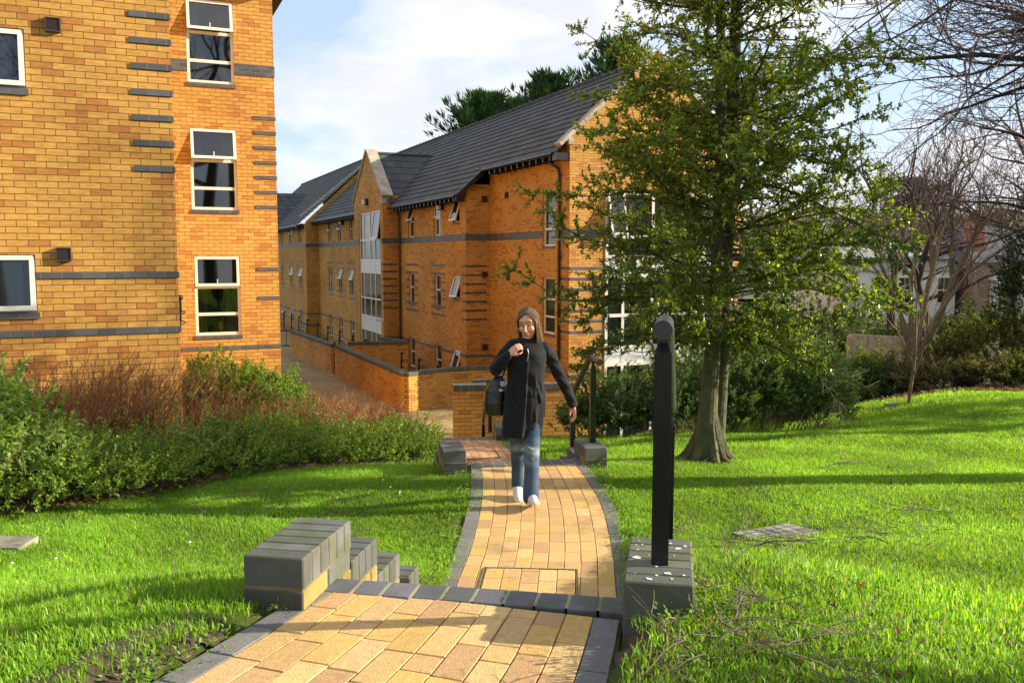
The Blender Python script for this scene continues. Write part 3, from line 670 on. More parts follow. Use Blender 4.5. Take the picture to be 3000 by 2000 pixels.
# things standing in the ground floor window
x, y = wab(1.78, 19.32)
g_ = MB()
g_.tube([(x, y, -1.60), (x, y, -1.36)], [.035, .042], 14); tag(g_.build('drinking_glass', M['clear'], off=(0, 0, 0)), 'tall drinking glass standing inside the lowest window beside the green bush', 'glass')
x, y = wab(1.80, 19.36); g_ = MB(); g_.tube([(x+.1, y, -1.607), (x+.1, y, -1.59)], .17, 20); tag(g_.build('wooden_board', simple('board', (.5, .38, .2), .5)), 'round wooden board lying inside the lowest window of the near building', 'board')

# curved black balustrade post and rings at the corner between the wings
root = empty('railing', (-4.25, 11.4, -1.75), 0, 'black iron railing end with ball top and two hoops at the near building corner', 'railing')
mb = MB(); bx_, by_ = -4.22, 11.45
mb.tube([(bx_-.27, by_, -1.8), (bx_-.24, by_, -1.45), (bx_-.19, by_, -1.28), (bx_-.13, by_, -1.08), (bx_-.08, by_, -.90), (bx_-.06, by_, -.72), (bx_-.06, by_, -.56)], .016, 8)
mb.build('post', M['gloss'], root, off=(-4.25, 11.4, -1.75), smooth=False)
mb = MB(); mb.ball((bx_-.06, by_, -.53), .036, 14, 10); mb.build('ball', M['gloss'], root, smooth=True, off=(-4.25, 11.4, -1.75))
for zz in (-.73, -.86):
    mb = MB(); pts = [(bx_-.7, by_+.30, zz-.02)]+[(bx_-.16+.15*math.cos(t_), by_+.0+.12*math.sin(t_), zz+(.02 if t_ > 0 else -.02)*abs(math.sin(t_))) for t_ in np.linspace(1.6, -1.6, 12)]+[(bx_-.7, by_-.20, zz-.10)]
    mb.tube(pts, .0095, 6); mb.build('hoop', M['gloss'], root, off=(-4.25, 11.4, -1.75))

# --- the far building
ZB = -5.5; AP, ZPK = 14.2, 5.65; SL = .887
def zr(a): return SL*a-6.946 if a <= AP else ZPK-(a-AP)*SL
FBd = Bld('far_building', 11.4, 22.2, ZB, 'long orange brick building with dark tiled roof, glazed gable and stair tower, behind the woman')
a2, a1, aT, a3 = 11.4, 10.54, 9.83, 9.78
bG, bR1, bT0, bT1, bR3, bE = 22.2, 28.1, 36.0, 40.9, 52.8, 78
VF = .52                                                                         # course origin
F2, F1, FT, F3, FG = fr('b', a2), fr('b', a1), fr('b', aT), fr('b', a3), fr('a', bG)
aGR = 17.2
mb = MB()
o2 = [(23.1, 23.95, z0, z0+1.66) for z0 in (.29, -2.28, -4.88)]
cols1 = [(30.75, 31.5), (34.0, 34.75)]
S3 = [(.745, 1.94), (-1.86, -.68), (-4.46, -3.27)]
o1 = [(c0, c1, z0, z1) for c0, c1 in cols1 for z0, z1 in S3]+[(28.75, 29.4, z1-.78, z1) for z0, z1 in S3]
colsM = [42.2, 44.3, 46.9, 49.4]
oM = [(c, c+.75, z0, z1) for c in colsM for z0, z1 in S3]
cols3 = [54.3, 57.6, 61.0, 66.0, 70.0]
o3 = [(c, c+.8, z0, z1) for c in cols3 for z0, z1 in S3]
oT = [(36.4, 40.1, -5.4, 1.92)]
wallpanel(mb, F2, bG, bR1, ZB, zr(a2)-.0, o2, vo=VF)
wallpanel(mb, F1, bR1, bT0, ZB, zr(a1), o1, vo=VF)
wallpanel(mb, fr('a', bR1), a1, a2, ZB, zr(a1)-.01, [], vo=VF)
wallpanel(mb, FT, bT0, bT1, ZB, 2.5, oT, vo=VF)
wallpanel(mb, fr('a', bT0), aT, a1+.3, ZB, 2.5, [], vo=VF); wallpanel(mb, fr('a', bT1), aT, a1+.3, ZB, 2.5, [], vo=VF)
mb.poly([FT(bT0, 0, 2.5), FT(bT1, 0, 2.5), FT((bT0+bT1)/2, 0, 4.56)], [(bT0, 2.5-VF), (bT1, 2.5-VF), (38.45, 4.56-VF)])
wallpanel(mb, F1, bT1, bR3, ZB, zr(a1), oM, vo=VF)
wallpanel(mb, fr('a', bR3), a3, AP+2.6, ZB, 2.0, [], vo=VF)
mb.poly([(a3, bR3, 2.0), (AP+2.6, bR3, 2.0), (AP, bR3, ZPK+.45)], [(a3, 2.0-VF), (AP+2.6, 2-VF), (AP, ZPK+.45-VF)])
wallpanel(mb, F3, bR3, bE, ZB, 1.9, o3, vo=VF)
# gable end with its glazing opening
GL0, GL1, GZ1 = 12.54, 16.45, 1.83
zl, zrr = zr(a2), zr(aGR)
wallpanel(mb, FG, a2, aGR, ZB, 1.9, [(GL0, GL1, ZB+.1, GZ1)], vo=VF)
# upper gable as one polygon
pts = [(a2, 1.9), (aGR, 1.9), (aGR, zrr+.1), (AP, ZPK+.1), (a2, zl+.1)]
mb.poly([FG(p[0], 0, p[1]) for p in pts], [(p[0], p[1]-VF) for p in pts])
mb.poly([(aGR, bG, ZB), (aGR, bE, ZB), (aGR, bE, zrr), (aGR, bG, zrr)], [(bG, ZB), (bE, ZB), (bE, zrr), (bG, zrr)])
FBd.put(mb, 'wall', M['brick'])
mb = MB()
def b3(F, u0, u1, skipo=()):
    us = [u0]+[v for o in skipo for v in (o[0], o[1])]+[u1]
    for i in range(0, len(us)-1, 2): band(mb, F, us[i], us[i+1], .522, .743, .012, vo=VF)
b3(F2, bG-.012, bR1, [o2[0]]); b3(F1, bR1-.012, bT0); b3(fr('a', bR1), a1-.012, a2); b3(F1, bT1, bR3); b3(F3, bR3-.012, bE); b3(fr('a', bR3), a3-.012, a1)
b3(FG, a2-.012, GL0); b3(FG, GL1, aGR); b3(fr('a', bT0), aT-.012, a1); b3(FT, bT0-.012, 36.4); b3(FT, 40.1, bT1)
for k in range(7):
    z_ = -.38-.3*k; d = (z_, z_+.072)
    for F, u0, u1 in ((fr('a', bR1), a1-.012, a2-.12), (F1, bR1-.012, bR1+.42), (FG, a2-.012, GL0), (FG, GL1, aGR), (F2, bG-.012, bG+.55), (fr('a', bT0), aT-.012, a1-.1), (FT, bT0-.012, bT0+.35)): band(mb, F, u0, u1, *d, .012, vo=VF)
    for cs, F in ((cols1, F1), ([(c, c+.75) for c in colsM], F1), ([(c, c+.8) for c in cols3], F3)):
        for c0, c1 in cs:
            if -1.87 < z_ < -.70: band(mb, F, c0-.5, c0, *d, .012, vo=VF); band(mb, F, c1, c1+.35, *d, .012, vo=VF)
            else: band(mb, F, c0-.5, c1+.35, *d, .012, vo=VF)
for z_ in (-3.42, -4.1):
    for F, u0, u1 in ((FG, a2-.012, GL0), (fr('a', bR1), a1-.012, a2), (fr('a', bT0), aT-.012, a1), (fr('a', bR3), a3-.012, a1), (F2, bG-.012, 23.1), (F2, 23.95, bR1), (F3, bR3-.012, 54.3)):
        band(mb, F, u0, u1, z_, z_+.072, .012, vo=VF)
    if z_ > -4:
        for F, us in ((F1, [bR1-.012, 28.75, 29.4, 30.75, 31.5, 34.0, 34.75, bT0]), (F1, [bT1]+[v for c in colsM for v in (c, c+.75)]+[bR3]), (F3, [55.1]+[v for c in cols3[1:] for v in (c, c+.8)]+[bE])):
            for i in range(0, len(us), 2): band(mb, F, us[i], us[i+1], z_, z_+.072, .012, vo=VF)
FBd.put(mb, 'grey_brick_band', M['blue'])
# windows
for i, (u0, u1, z0, z1) in enumerate(o2): window(FBd, F2, u0, u1, z0, z1, trans=(z0+1.02, z0+.5), rec=.07, fw=.05, vo=VF, glass=M['glass'])
opn = {(30.75, .745): R(3), (34.0, .745): R(17), (28.75, .745): R(17), (28.75, -1.86): R(17), (28.75, -4.46): R(17)}
for (u0, u1, z0, z1) in o1:
    small = u0 < 29; key = (u0, z0 if not small else {1.94: .745, -.68: -1.86, -3.27: -4.46}[z1]); a = opn.get(key)
    window(FBd, F1, u0, u1, z0, z1, trans=() if small else (z0+.62,), open_=(0, a) if a else None, rec=.07, fw=.045, sill=small or z0 < 0, vo=VF)
opM = {(42.2, .745): 0, (44.3, .745): 0, (46.9, .745): 15, (49.4, .745): 15, (42.2, -1.86): 17, (44.3, -1.86): 15, (46.9, -1.86): 15, (42.2, -4.46): 17}
for (u0, u1, z0, z1) in oM: a = opM.get((u0, z0), 0); window(FBd, F1, u0, u1, z0, z1, trans=(z0+.62,), open_=(0, R(a)) if a else None, rec=.07, fw=.045, sill=z0 < 0, vo=VF)
for i, (u0, u1, z0, z1) in enumerate(o3): a = (0, 15, 0, 15, 12, 15, 0)[i % 7]; window(FBd, F3, u0, u1, z0, z1, trans=(z0+.62,), open_=(0, R(a)) if a else None, rec=.07, fw=.045, sill=z0 < 0, vo=VF)
M['towerglass'] = simple('tower_window_glass', (.10, .085, .05), .05, spec=.9)
window(FBd, FT, 36.4, 40.1, -5.4, 1.92, trans=(.70, -.17, -.72, -1.85, -2.66, -3.28), mull=(37.5, 38.3, 39.4), open_=(0, R(9), 0), rec=.05, fw=.06, sill=False, panels=((2, -1), (5, -1)), glass=M['towerglass'], name='stair_window', label='tall white framed stair window with blank panels between storeys')
window(FBd, FG, GL0, GL1, ZB+.1, GZ1, trans=(.55, -.02, -.58, -1.70, -2.62, -3.12, -4.4), mull=(13.13, 14.11, 14.93, 15.92), open_=(0, R(12), 0), rec=-.03, fw=.085, sill=False, panels=((2, -1), (5, -1)), name='gable_window', label='wide white framed glazing of three storeys in the gable end')
for F, u, z_ in ((F2, 26.6, 1.95), (F2, 26.5, -.68), (fr('a', bR1), 11.2, 1.9), (fr('a', bR1), 11.2, -.62), (fr('a', bR1), 11.2, -3.1)): vent(FBd, F, u, z_, .2)
def bulkhead(u, z_, F, s=.28):
    mb = MB(); wbox(mb, F, u-s*.5, u+s*.5, 0, .12, z_-s*.5, z_+s*.5); o = FBd.put(mb, 'wall_lamp', M['dark'])
    g_ = MB(); wbox(g_, F, u-s*.38, u+s*.38, .12, .22, z_-s*.42, z_+s*.35); FBd.put(g_, 'lamp_glass', M['lamp'], o)
for u, z_, F in ((30.45, 1.78, F1), (38.45, 2.35, FT), (46.3, 1.75, F1), (57.0, 1.75, F3)): bulkhead(u, z_, F)
mb = MB(); wbox(mb, FT, 36.1, 36.25, 0, .1, -2.75, -2.6); wbox(mb, FT, 36.13, 36.22, .1, .3, -2.72, -2.64); FBd.put(mb, 'camera_housing', M['white2'])
# downpipes
def pipe(pts, r=.045):
    mb = MB(); mb.tube(pts, r, 8)
    z_ = pts[-1][2]
    for k in range(5): q = pts[-2][2]+(z_-pts[-2][2])*(k+.5)/5; mb.tube([(pts[-1][0], pts[-1][1], q-.03), (pts[-1][0], pts[-1][1], q+.03)], r*1.35, 8)
    FBd.put(mb, 'downpipe', M['brownpipe'])
M['brownpipe'] = simple('brown_black_downpipe', (.022, .014, .012), .35)
pipe([(a2-.28, 23.3, zr(a2-.3)-.12), (a2-.1, 22.72, zr(a2-.3)-.45), (a2-.07, 22.72, zr(a2-.3)-.6), (a2-.07, 22.72, ZB)])
pipe([(a1-.25, 35.75, zr(a1-.3)-.12), (a1-.08, 35.75, zr(a1-.3)-.5), (a1-.07, 35.75, ZB)])
# roof: stepped courses of tiles
def slope_rows(mb, e0, e1, r0, r1, n, lift=.035, uflip=False):
    """rows from the eave line e0-e1 up to the ridge line r0-r1"""
    e0, e1, r0, r1 = map(Vector, (e0, e1, r0, r1)); nrm = (e1-e0).cross(r0-e0).normalized()
    if nrm.z < 0: nrm = -nrm
    Ln = (e1-e0).length
    for k in range(n):
        t0, t1 = k/n, (k+1)/n; a, b_, c, d = e0.lerp(r0, t0), e1.lerp(r1, t0), e1.lerp(r1, t1), e0.lerp(r0, t1)
        a2_, b2_ = a+nrm*lift, b_+nrm*lift
        ua, ub = (a-e0).dot((e1-e0).normalized()), (b_-e0).dot((e1-e0).normalized())
        mb.poly([a2_, b2_, c+nrm*.004, d+nrm*.004], [(ua, k+.3), (ub, k+.3), (ub, k+.7), (ua, k+.7)])
        mb.poly([a-nrm*.01, b_-nrm*.01, b2_, a2_], [(ua, k+.3), (ub, k+.3), (ub, k+.4), (ua, k+.4)])
mb = MB(); NR = 13; eB = 10.2; zE = lambda a: (a, zr(a))
r_top = ZPK
slope_rows(mb, (11.05, 21.98+.28, zr(11.05)), (11.05, bR1-.3, zr(11.05)), (AP, 21.98+.28, ZPK), (AP, bR1-.3, ZPK), NR)
stepw = (AP-11.05)/NR; nlo = int(round((11.05-eB)/stepw)); eLo = 11.05-nlo*stepw
slope_rows(mb, (eLo, bR1-.3, zr(eLo)), (eLo, bR3-.12, zr(eLo)), (AP, bR1-.3, ZPK), (AP, bR3-.12, ZPK), NR+nlo)
slope_rows(mb, (eLo-.7, bR3+.28, zr(eLo-.7)+.42), (eLo-.7, bE, zr(eLo-.7)+.42), (AP, bR3+.28, ZPK+.42), (AP, bE, ZPK+.42), NR+nlo+3)
slope_rows(mb, (aGR+.3, 22.26, zr(aGR+.3)), (aGR+.3, bR3-.12, zr(aGR+.3)), (AP, 22.26, ZPK), (AP, bR3-.12, ZPK), NR)
slope_rows(mb, (aGR+.3, bR3+.28, zr(aGR+.3)+.42), (aGR+.3, bE, zr(aGR+.3)+.42), (AP, bR3+.28, ZPK+.42), (AP, bE, ZPK+.42), NR)
RF = FBd.put(mb, 'roof', M['roof'])
# tower roof (two slopes running back into the main roof), far stair roof alike
def tower_roof(mb, bc, hw, zt, af, dz=0):
    n = 7
    for sgn in (-1, 1):
        for k in range(n):
            d0, d1 = hw*(1-k/n), hw*(1-(k+1)/n)
            z0, z1 = zt-.84*d0, zt-.84*d1; A0_, A1_ = (z0-dz+6.946)/SL+.05, (z1-dz+6.946)/SL+.05
            mb.poly([(af, bc+sgn*d0, z0+.04), (A0_, bc+sgn*d0, z0+.04), (A1_, bc+sgn*d1, z1+.008), (af, bc+sgn*d1, z1+.008)], [(af, k+.3), (A0_, k+.3), (A1_, k+.7), (af, k+.7)])
            mb.poly([(af, bc+sgn*d0, z0-.02), (A0_, bc+sgn*d0, z0-.02), (A0_, bc+sgn*d0, z0+.04), (af, bc+sgn*d0, z0+.04)], [(af, k+.3), (A0_, k+.3), (A0_, k+.4), (af, k+.4)])
mb = MB(); tower_roof(mb, 38.45, 2.62, 4.42, 10.0); FBd.put(mb, 'tower_roof', M['roof']); mb = MB(); tower_roof(mb, 66, 2.6, 4.5, 9.2, .42); FBd.put(mb, 'tower_roof', M['roof'])
mb = MB()
for sgn in (-1,):                                                    # lead valley and ridge tiles
    mb.tube([((4.42-.84*2.6+6.946)/SL+.02, 38.45+sgn*2.6, 4.42-.84*2.6+.05), ((4.42+6.946)/SL, 38.45, 4.47)], .045, 6)
mb.tube([(9.9, 38.45, 4.46), (12.9, 38.45, 4.46)], .07, 8)
mb.tube([(AP, 22.3, ZPK+.02), (AP, bR3, ZPK+.02)], .09, 8); mb.tube([(AP, bR3+.3, ZPK+.44), (AP, bE, ZPK+.44)], .09, 8)
for k in range(60): b_ = 22.4+k*.5; mb.tube([(AP, b_, ZPK+.02), (AP, b_+.04, ZPK+.02)], .105, 8)
FBd.put(mb, 'ridge_tiles', M['roof'])
# stone copings
def coping(F, pts, n0, n1, th=.09, wd=.0):
    mb = MB()
    for (u0, z0), (u1, z1) in zip(pts[:-1], pts[1:]):
        ln = math.hypot(u1-u0, z1-z0); k = max(1, int(ln/.9))
        for i in range(k):
            t0, t1 = i/k, (i+1)/k-.006; a, c = u0+(u1-u0)*t0, z0+(z1-z0)*t0; b_, d = u0+(u1-u0)*t1, z0+(z1-z0)*t1
            nx, nz_ = -(z1-z0)/ln*th, (u1-u0)/ln*th
            if nz_ < 0: nx, nz_ = -nx, -nz_
            v = [F(a, n0, c), F(b_, n0, d), F(b_, n1, d), F(a, n1, c), F(a+nx, n0, c+nz_), F(b_+nx, n0, d+nz_), F(b_+nx, n1, d+nz_), F(a+nx, n1, c+nz_)]
            for q in ((0, 1, 2, 3), (4, 5, 6, 7), (0, 1, 5, 4), (2, 3, 7, 6), (1, 2, 6, 5), (0, 3, 7, 4)): mb.poly([v[j] for j in q])
    return FBd.put(mb, 'coping', M['stone'])
coping(FG, [(a2-.28, zr(a2-.28)+.1), (AP, ZPK+.1), (aGR+.25, zr(aGR+.25)+.1)], -.30, .05, .1)
coping(FT, [(bT0-.12, 2.42), (38.45, 4.56), (bT1+.12, 2.42)], -.42, .06, .1)
coping(fr('a', bR3), [(a3-.25, zr(a3-.25)+.75), (AP, ZPK+.47), (AP+2.7, 3.0)], -.28, .04, .09)
mb = MB(); wbox(mb, FT, bT0-.05, bT0+.3, -.3, .04, 2.15, 2.42); wbox(mb, FG, a2-.05, a2+.1, -.25, .03, zr(a2)-.1, zr(a2)+.1)
FBd.put(mb, 'kneeler_stone', M['stone'])
# gutters, fascia and rafter feet
mb = MB()
for a_, b0, b1, dz in ((11.05, 22.5, bR1-.35, 0), (eLo, bR1-.3, bT0-.1, 0), (eLo, bT1, bR3-.15, 0), (eLo-.7, bR3+.2, bE, .42)):
    z_ = zr(a_)+dz
    mb.tube([(a_-.05, b0, z_-.03), (a_-.05, b1, z_-.03)], .055, 8)
    n = int((b1-b0)/.45)
    for k in range(n): q = b0+.2+k*.45; mb.box((a_-.02, q, z_-.2), (a_+.36, q+.07, z_-.04)) ; mb.box((a_-.06, q+.2, z_-.01), (a_-.03, q+.215, z_+.05))
FBd.put(mb, 'gutter', M['black'])
mb = MB()                                                            # the sloping verge where the eaves step
v0, v1 = (eLo-.02, zr(eLo)-.18), (11.05+.1, zr(11.15)-.16)
for b0, b1 in ((bR1-.34, bR1-.28),):
    q = [(v0[0], v0[1]), (v1[0], v1[1]), (v1[0], v1[1]+.2), (v0[0], v0[1]+.2)]
    mb.poly([(p[0], b0, p[1]) for p in q]); mb.poly([(p[0], b1, p[1]) for p in q])
    for i in range(4): j = (i+1) % 4; mb.poly([(q[i][0], b0, q[i][1]), (q[j][0], b0, q[j][1]), (q[j][0], b1, q[j][1]), (q[i][0], b1, q[i][1])])
FBd.put(mb, 'bargeboard', M['black']); mb = MB()
mb.box((11.0, bG+.02, zr(11.05)-.22), (a2, bG+.3, zr(11.05)-.02)); FBd.put(mb, 'eaves_box', M['black'])

# --- courtyard walls with brick-on-edge copings
def brick_wall(label, pts, z0, z1, th=.225, cop=.11):
    """pts in world x, y"""
    root = empty('brick_wall', (pts[0][0], pts[0][1], z0), 0, label, 'brick wall'); w = MB(); c = MB(); s = 0; h = th/2
    P = [Vector((p[0], p[1])) for p in pts]; nr = []
    for i in range(len(P)):
        d = (P[min(i+1, len(P)-1)]-P[max(i-1, 0)]).normalized(); nr.append(Vector((-d.y, d.x)))
    for i in range(len(P)-1):
        a, b_ = P[i], P[i+1]; l = (b_-a).length; zc = z1-cop
        for k, mbx, lo, hi, e in ((0, w, z0, zc, h), (1, c, zc, z1, h+.012)):
            for sg in (-1, 1):
                p, q = a+nr[i]*e*sg, b_+nr[i+1]*e*sg
                mbx.poly([(p.x, p.y, lo), (q.x, q.y, lo), (q.x, q.y, hi), (p.x, p.y, hi)], [(s, lo-zc), (s+l, lo-zc), (s+l, hi-zc), (s, hi-zc)] if k == 0 else [(s, .1), (s+l, .1), (s+l, .3), (s, .3)])
        p, q, r_, t_ = a+nr[i]*(h+.012), b_+nr[i+1]*(h+.012), b_-nr[i+1]*(h+.012), a-nr[i]*(h+.012)
        c.poly([(p.x, p.y, z1), (q.x, q.y, z1), (r_.x, r_.y, z1), (t_.x, t_.y, z1)], [(s, .1), (s+l, .1), (s+l, .3), (s, .3)])
        s += l
    for i, sg in ((0, 1), (-1, 1)):
        p, q = P[i]+nr[i]*h, P[i]-nr[i]*h
        w.poly([(p.x, p.y, z0), (q.x, q.y, z0), (q.x, q.y, z1-cop), (p.x, p.y, z1-cop)], [(0, z0-z1), (th, z0-z1), (th, -cop), (0, -cop)])
        p, q = P[i]+nr[i]*(h+.012), P[i]-nr[i]*(h+.012); c.poly([(p.x, p.y, z1-cop), (q.x, q.y, z1-cop), (q.x, q.y, z1), (p.x, p.y, z1)], [(0, .1), (.07, .1), (.07, .3), (0, .3)])
    off = (pts[0][0], pts[0][1], z0)
    w.build('wall', M['brick'], root, off=off); c.build('coping', M['bluehead'], root, off=off); return root
brick_wall('long brick wall with mossy coping that turns and curves round in front of the far building', [(-6.34, 32.1), (-4.6, 28.1), (-2.97, 24.4), (-2.93, 24.36), (-2.5, 24.85), (-1.95, 25.35), (-1.3, 25.7), (-.6, 25.85), (.1, 25.75), (.8, 25.4), (1.4, 24.95)], -5.4, -3.2)
brick_wall('straight brick wall beyond the gate, beside the corner of the near building', [(-9.59, 38.6), (-6.55, 32.5)], -5.0, -3.22)
brick_wall('short cross wall seen over the long courtyard wall, below the stair tower', [(-6.1, 32.9), (-3.9, 33.1)], -5.4, -3.18)
brick_wall('small sloping brick wall under the stair tower door, behind the cross wall', [(-5.15, 34.6), (-3.95, 33.2)], -5.4, -3.16)
brick_wall('free-standing brick wall end with green mossy coping left of the woman, at the foot of the steps', [(-1.13, 16.8), (.35, 16.95), (1.2, 17.1)], -4.6, -2.44, th=.215)
def railing(label, pts, z, h=1.05):
    x0, y0 = pts[0]; root = empty('railing', (x0, y0, z), 0, label, 'railing', 'black railings of the lower area'); off = (x0, y0, z)
    for (x, y) in pts:
        mb = MB(); mb.tube([(x, y, z), (x, y, z+h*.8), (x+.02, y, z+h)], .028, 6); p = mb.build('post', M['gloss'], root, off=off)
        mb = MB(); mb.ball((x+.02, y, z+h+.05), .065, 8, 6); mb.ball((x+.02, y, z+h-.2), .05, 8, 6); mb.build('ball', M['gloss'], root, off=off)
    mb = MB()
    for q in (.35, .62, .86): mb.tube([(x, y, z+h*q) for x, y in pts], .014, 5)
    mb.build('rail', M['gloss'], root, off=off)
railing('black ball-topped railing behind the long wall, left of the stair tower', [wab(8.3, b_) for b_ in (33.2, 35.2, 37.6, 40.0, 42.4)], -4.3)
railing('black ball-topped railing behind the curved end of the long wall', [wab(8.3, b_) for b_ in (24.6, 26.4, 28.3)], -4.3)
railing('distant black railing between the near building and the straight wall', [wab(8.3, b_) for b_ in (45, 47.3, 49.6, 52, 54.4)], -4.3)
# iron gate in the gap and rail at the far corner
root = empty('gate', (-6.45, 32.3, -4.3), 0, 'narrow black iron gate in the gap between the two courtyard walls', 'gate'); mb = MB()
for k in range(6): x, y = -6.55+.22*k/5*.6, 32.5-.4*k/5; mb.tube([(x, y, -4.3), (x, y, -3.1)], .012, 5)
mb.tube([(-6.55, 32.5, -4.1), (-6.34, 32.1, -4.1)], .015, 5); mb.tube([(-6.55, 32.5, -3.2), (-6.34, 32.1, -3.2)], .015, 5); mb.build('bars', M['gloss'], root, off=(-6.45, 32.3, -4.3))
root = empty('gate', (-10.2, 38.7, -4.3), 0, 'low black metal barrier at the far end of the courtyard beside the near building', 'barrier'); mb = MB()
mb.tube([(-12.4, 38.6, -4.3), (-12.4, 38.6, -3.25), (-9.7, 38.7, -3.25), (-9.7, 38.7, -4.3)], .035, 6); mb.tube([(-12.4, 38.6, -3.9), (-9.7, 38.7, -3.9)], .03, 6)
for k in range(9): mb.tube([(-12.1+.28*k, 38.63, -3.9), (-12.1+.28*k, 38.63, -3.25)], .012, 5)
mb.build('bars', M['gloss'], root, off=(-10.2, 38.7, -4.3))

# ------------------------------------------------------------------ trees, shrubs and grass
def seg_mesh(name, segs, mat_, parent=None, n=4, off=(0, 0, 0), col=None):
    S = np.array([(*a, *b_, r0, r1) for a, b_, r0, r1 in segs], float)
    p0, p1 = S[:, :3], S[:, 3:6]; r0, r1 = S[:, 6], S[:, 7]
    d = p1-p0; d /= np.maximum(np.linalg.norm(d, axis=1, keepdims=True), 1e-9)
    ref = np.where(np.abs(d[:, 2:3]) > .9, np.array([[1., 0, 0]]), np.array([[0, 0, 1.]]))
    u = np.cross(d, ref); u /= np.linalg.norm(u, axis=1, keepdims=True); w = np.cross(d, u); m_ = len(S)
    an = np.arange(n)*2*math.pi/n; ring = u[:, None]*np.cos(an)[None, :, None]+w[:, None]*np.sin(an)[None, :, None]
    Vv = np.concatenate([p0[:, None]+ring*r0[:, None, None], p1[:, None]+ring*r1[:, None, None]], 1).reshape(-1, 3)-np.array(off)
    b_ = (np.arange(m_)*2*n)[:, None]; i = np.arange(n)[None]; j = (i+1) % n
    Fq = np.stack([b_+i, b_+j, b_+n+j, b_+n+i], 2).reshape(-1, 4)
    c = None if col is None else np.repeat(np.asarray(col), n, 0)
    return npmesh(name, Vv, Fq, mat_, parent, col=c, smooth=True)
def leaf_mesh(name, P, D, Nn, size, width, cols, mat_, parent=None, off=(0, 0, 0), fold=.25):
    """P base points, D leaf directions, Nn normals, size (n,), width fraction"""
    P = np.asarray(P); D = D/np.linalg.norm(D, axis=1, keepdims=True); Sd = np.cross(D, Nn); Sd /= np.maximum(np.linalg.norm(Sd, axis=1, keepdims=True), 1e-6)
    U = np.cross(Sd, D); s = size[:, None]
    w = s*width
    l = P+D*s*.45+Sd*w*.5+U*w*fold; r = P+D*s*.45-Sd*w*.5+U*w*fold; t_ = P+D*s
    Vv = np.stack([P, l, t_, r], 1).reshape(-1, 3)-np.array(off); k = (np.arange(len(P))*4)[:, None]
    Ff = np.concatenate([k+np.array([[0, 1, 2]]), k+np.array([[0, 2, 3]])], 1).reshape(-1, 3)
    return npmesh(name, Vv, Ff, mat_, parent, col=np.repeat(cols, 2, 0))
def rv(n): v = RNG.normal(size=(n, 3)); return v/np.linalg.norm(v, axis=1, keepdims=True)
def pick(pal, n, jit=.2, sat=None):
    pal = np.array(pal); c = pal[RNG.integers(0, len(pal), n)]; return np.clip(c*(1+RNG.uniform(-jit, jit, (n, 1))), 0, 1)
def wander(p, d, L_, r0, r1, k, wob, segs, up=0, rnd=random):
    """a wobbling branch, returns its points"""
    p = Vector(p); d = Vector(d).normalized(); pts = [p.copy()]; 
    for i in range(k):
        d = (d+Vector((rnd.gauss(0, wob), rnd.gauss(0, wob), rnd.gauss(0, wob)+up))).normalized(); q = p+d*(L_/k)
        a, b_ = r0+(r1-r0)*i/k, r0+(r1-r0)*(i+1)/k; segs.append((tuple(p), tuple(q), a, b_)); p = q; pts.append(p.copy())
    return pts, d
def bare(p, d, L_, r, lvl, S, wob=.16, up=.05, nch=(3, 5), spread=.75, ratio=.68, tips=None, kseg=5, minr=.003):
    k = kseg if lvl > 1 else 4
    pts, dd = wander(p, d, L_, r, max(r*.55, minr), k, wob, S[max(0, min(lvl, 9))] if isinstance(S, dict) else S, up)
    if lvl == 0:
        if tips is not None: tips.append((pts[-1], dd))
        return
    n = random.randint(*nch)
    for i in range(n):
        t_ = .3+.7*(i+random.random()*.6)/n; j = min(int(t_*k), k-1); q = pts[j].lerp(pts[j+1], t_*k-j) if j < k else pts[-1]
        base = (pts[j+1]-pts[j]).normalized(); ax = Vector((random.gauss(0, 1), random.gauss(0, 1), random.gauss(0, 1))); ax = (ax-base*ax.dot(base)).normalized()
        nd = (base+ax*spread*random.uniform(.6, 1.2)).normalized()
        bare(q, nd, L_*ratio*random.uniform(.7, 1.1), max(r*.55*(1-.3*t_), minr), lvl-1, S, wob*1.08, up, nch, spread, ratio, tips, kseg, minr)
    bare(pts[-1], dd, L_*ratio, max(r*.5, minr), lvl-1, S, wob, up, nch, spread, ratio, tips, kseg, minr)
def bare_tree(label, base, stems, name='bare_tree', lvl=4, trunkmat='barkdark', minr=.004, thick=2, group=None, twigcol=None, **kw):
    """stems: list of (start offset, direction, length, radius)"""
    root = empty(name, base, 0, label, 'tree', group); S = {i: [] for i in range(10)}
    for o_, d, L_, r in stems: bare(Vector(base)+Vector(o_), d, L_, r, lvl, S, minr=minr, **kw)
    big = [s for k in range(thick, 10) for s in S[k]]; small = [s for k in range(0, thick) for s in S[k]]
    if big: seg_mesh('trunk', big, M[trunkmat], root, 7, base)
    if small: seg_mesh('twigs', small, M[twigcol or trunkmat], root, 3, base)
    return root

# --- the holly in the lawn
HB = (2.08, 9.27, -2.15)
holly = empty('holly_tree', HB, 0, 'tall twin-trunked holly tree with glossy dark leaves standing in the right-hand lawn', 'tree')
S = []
T1 = [(2.05, 9.22, -2.25), (2.05, 9.23, -2.05), (2.06, 9.25, -1.85), (2.07, 9.26, -1.6), (2.10, 9.27, -1.1), (2.13, 9.28, -.3), (2.15, 9.28, .6), (2.13, 9.27, 1.5), (2.11, 9.26, 2.6), (2.10, 9.3, 3.5), (2.12, 9.3, 4.4)]
R1_ = [.19, .15, .12, .10, .086, .070, .058, .050, .043, .033, .012]
T2 = [(2.20, 9.42, -2.25), (2.21, 9.42, -1.9), (2.24, 9.42, -1.5), (2.26, 9.42, -.9), (2.27, 9.40, 0), (2.29, 9.40, .9), (2.29, 9.40, 1.8), (2.31, 9.40, 2.8), (2.33, 9.4, 3.5), (2.3, 9.4, 4.2)]
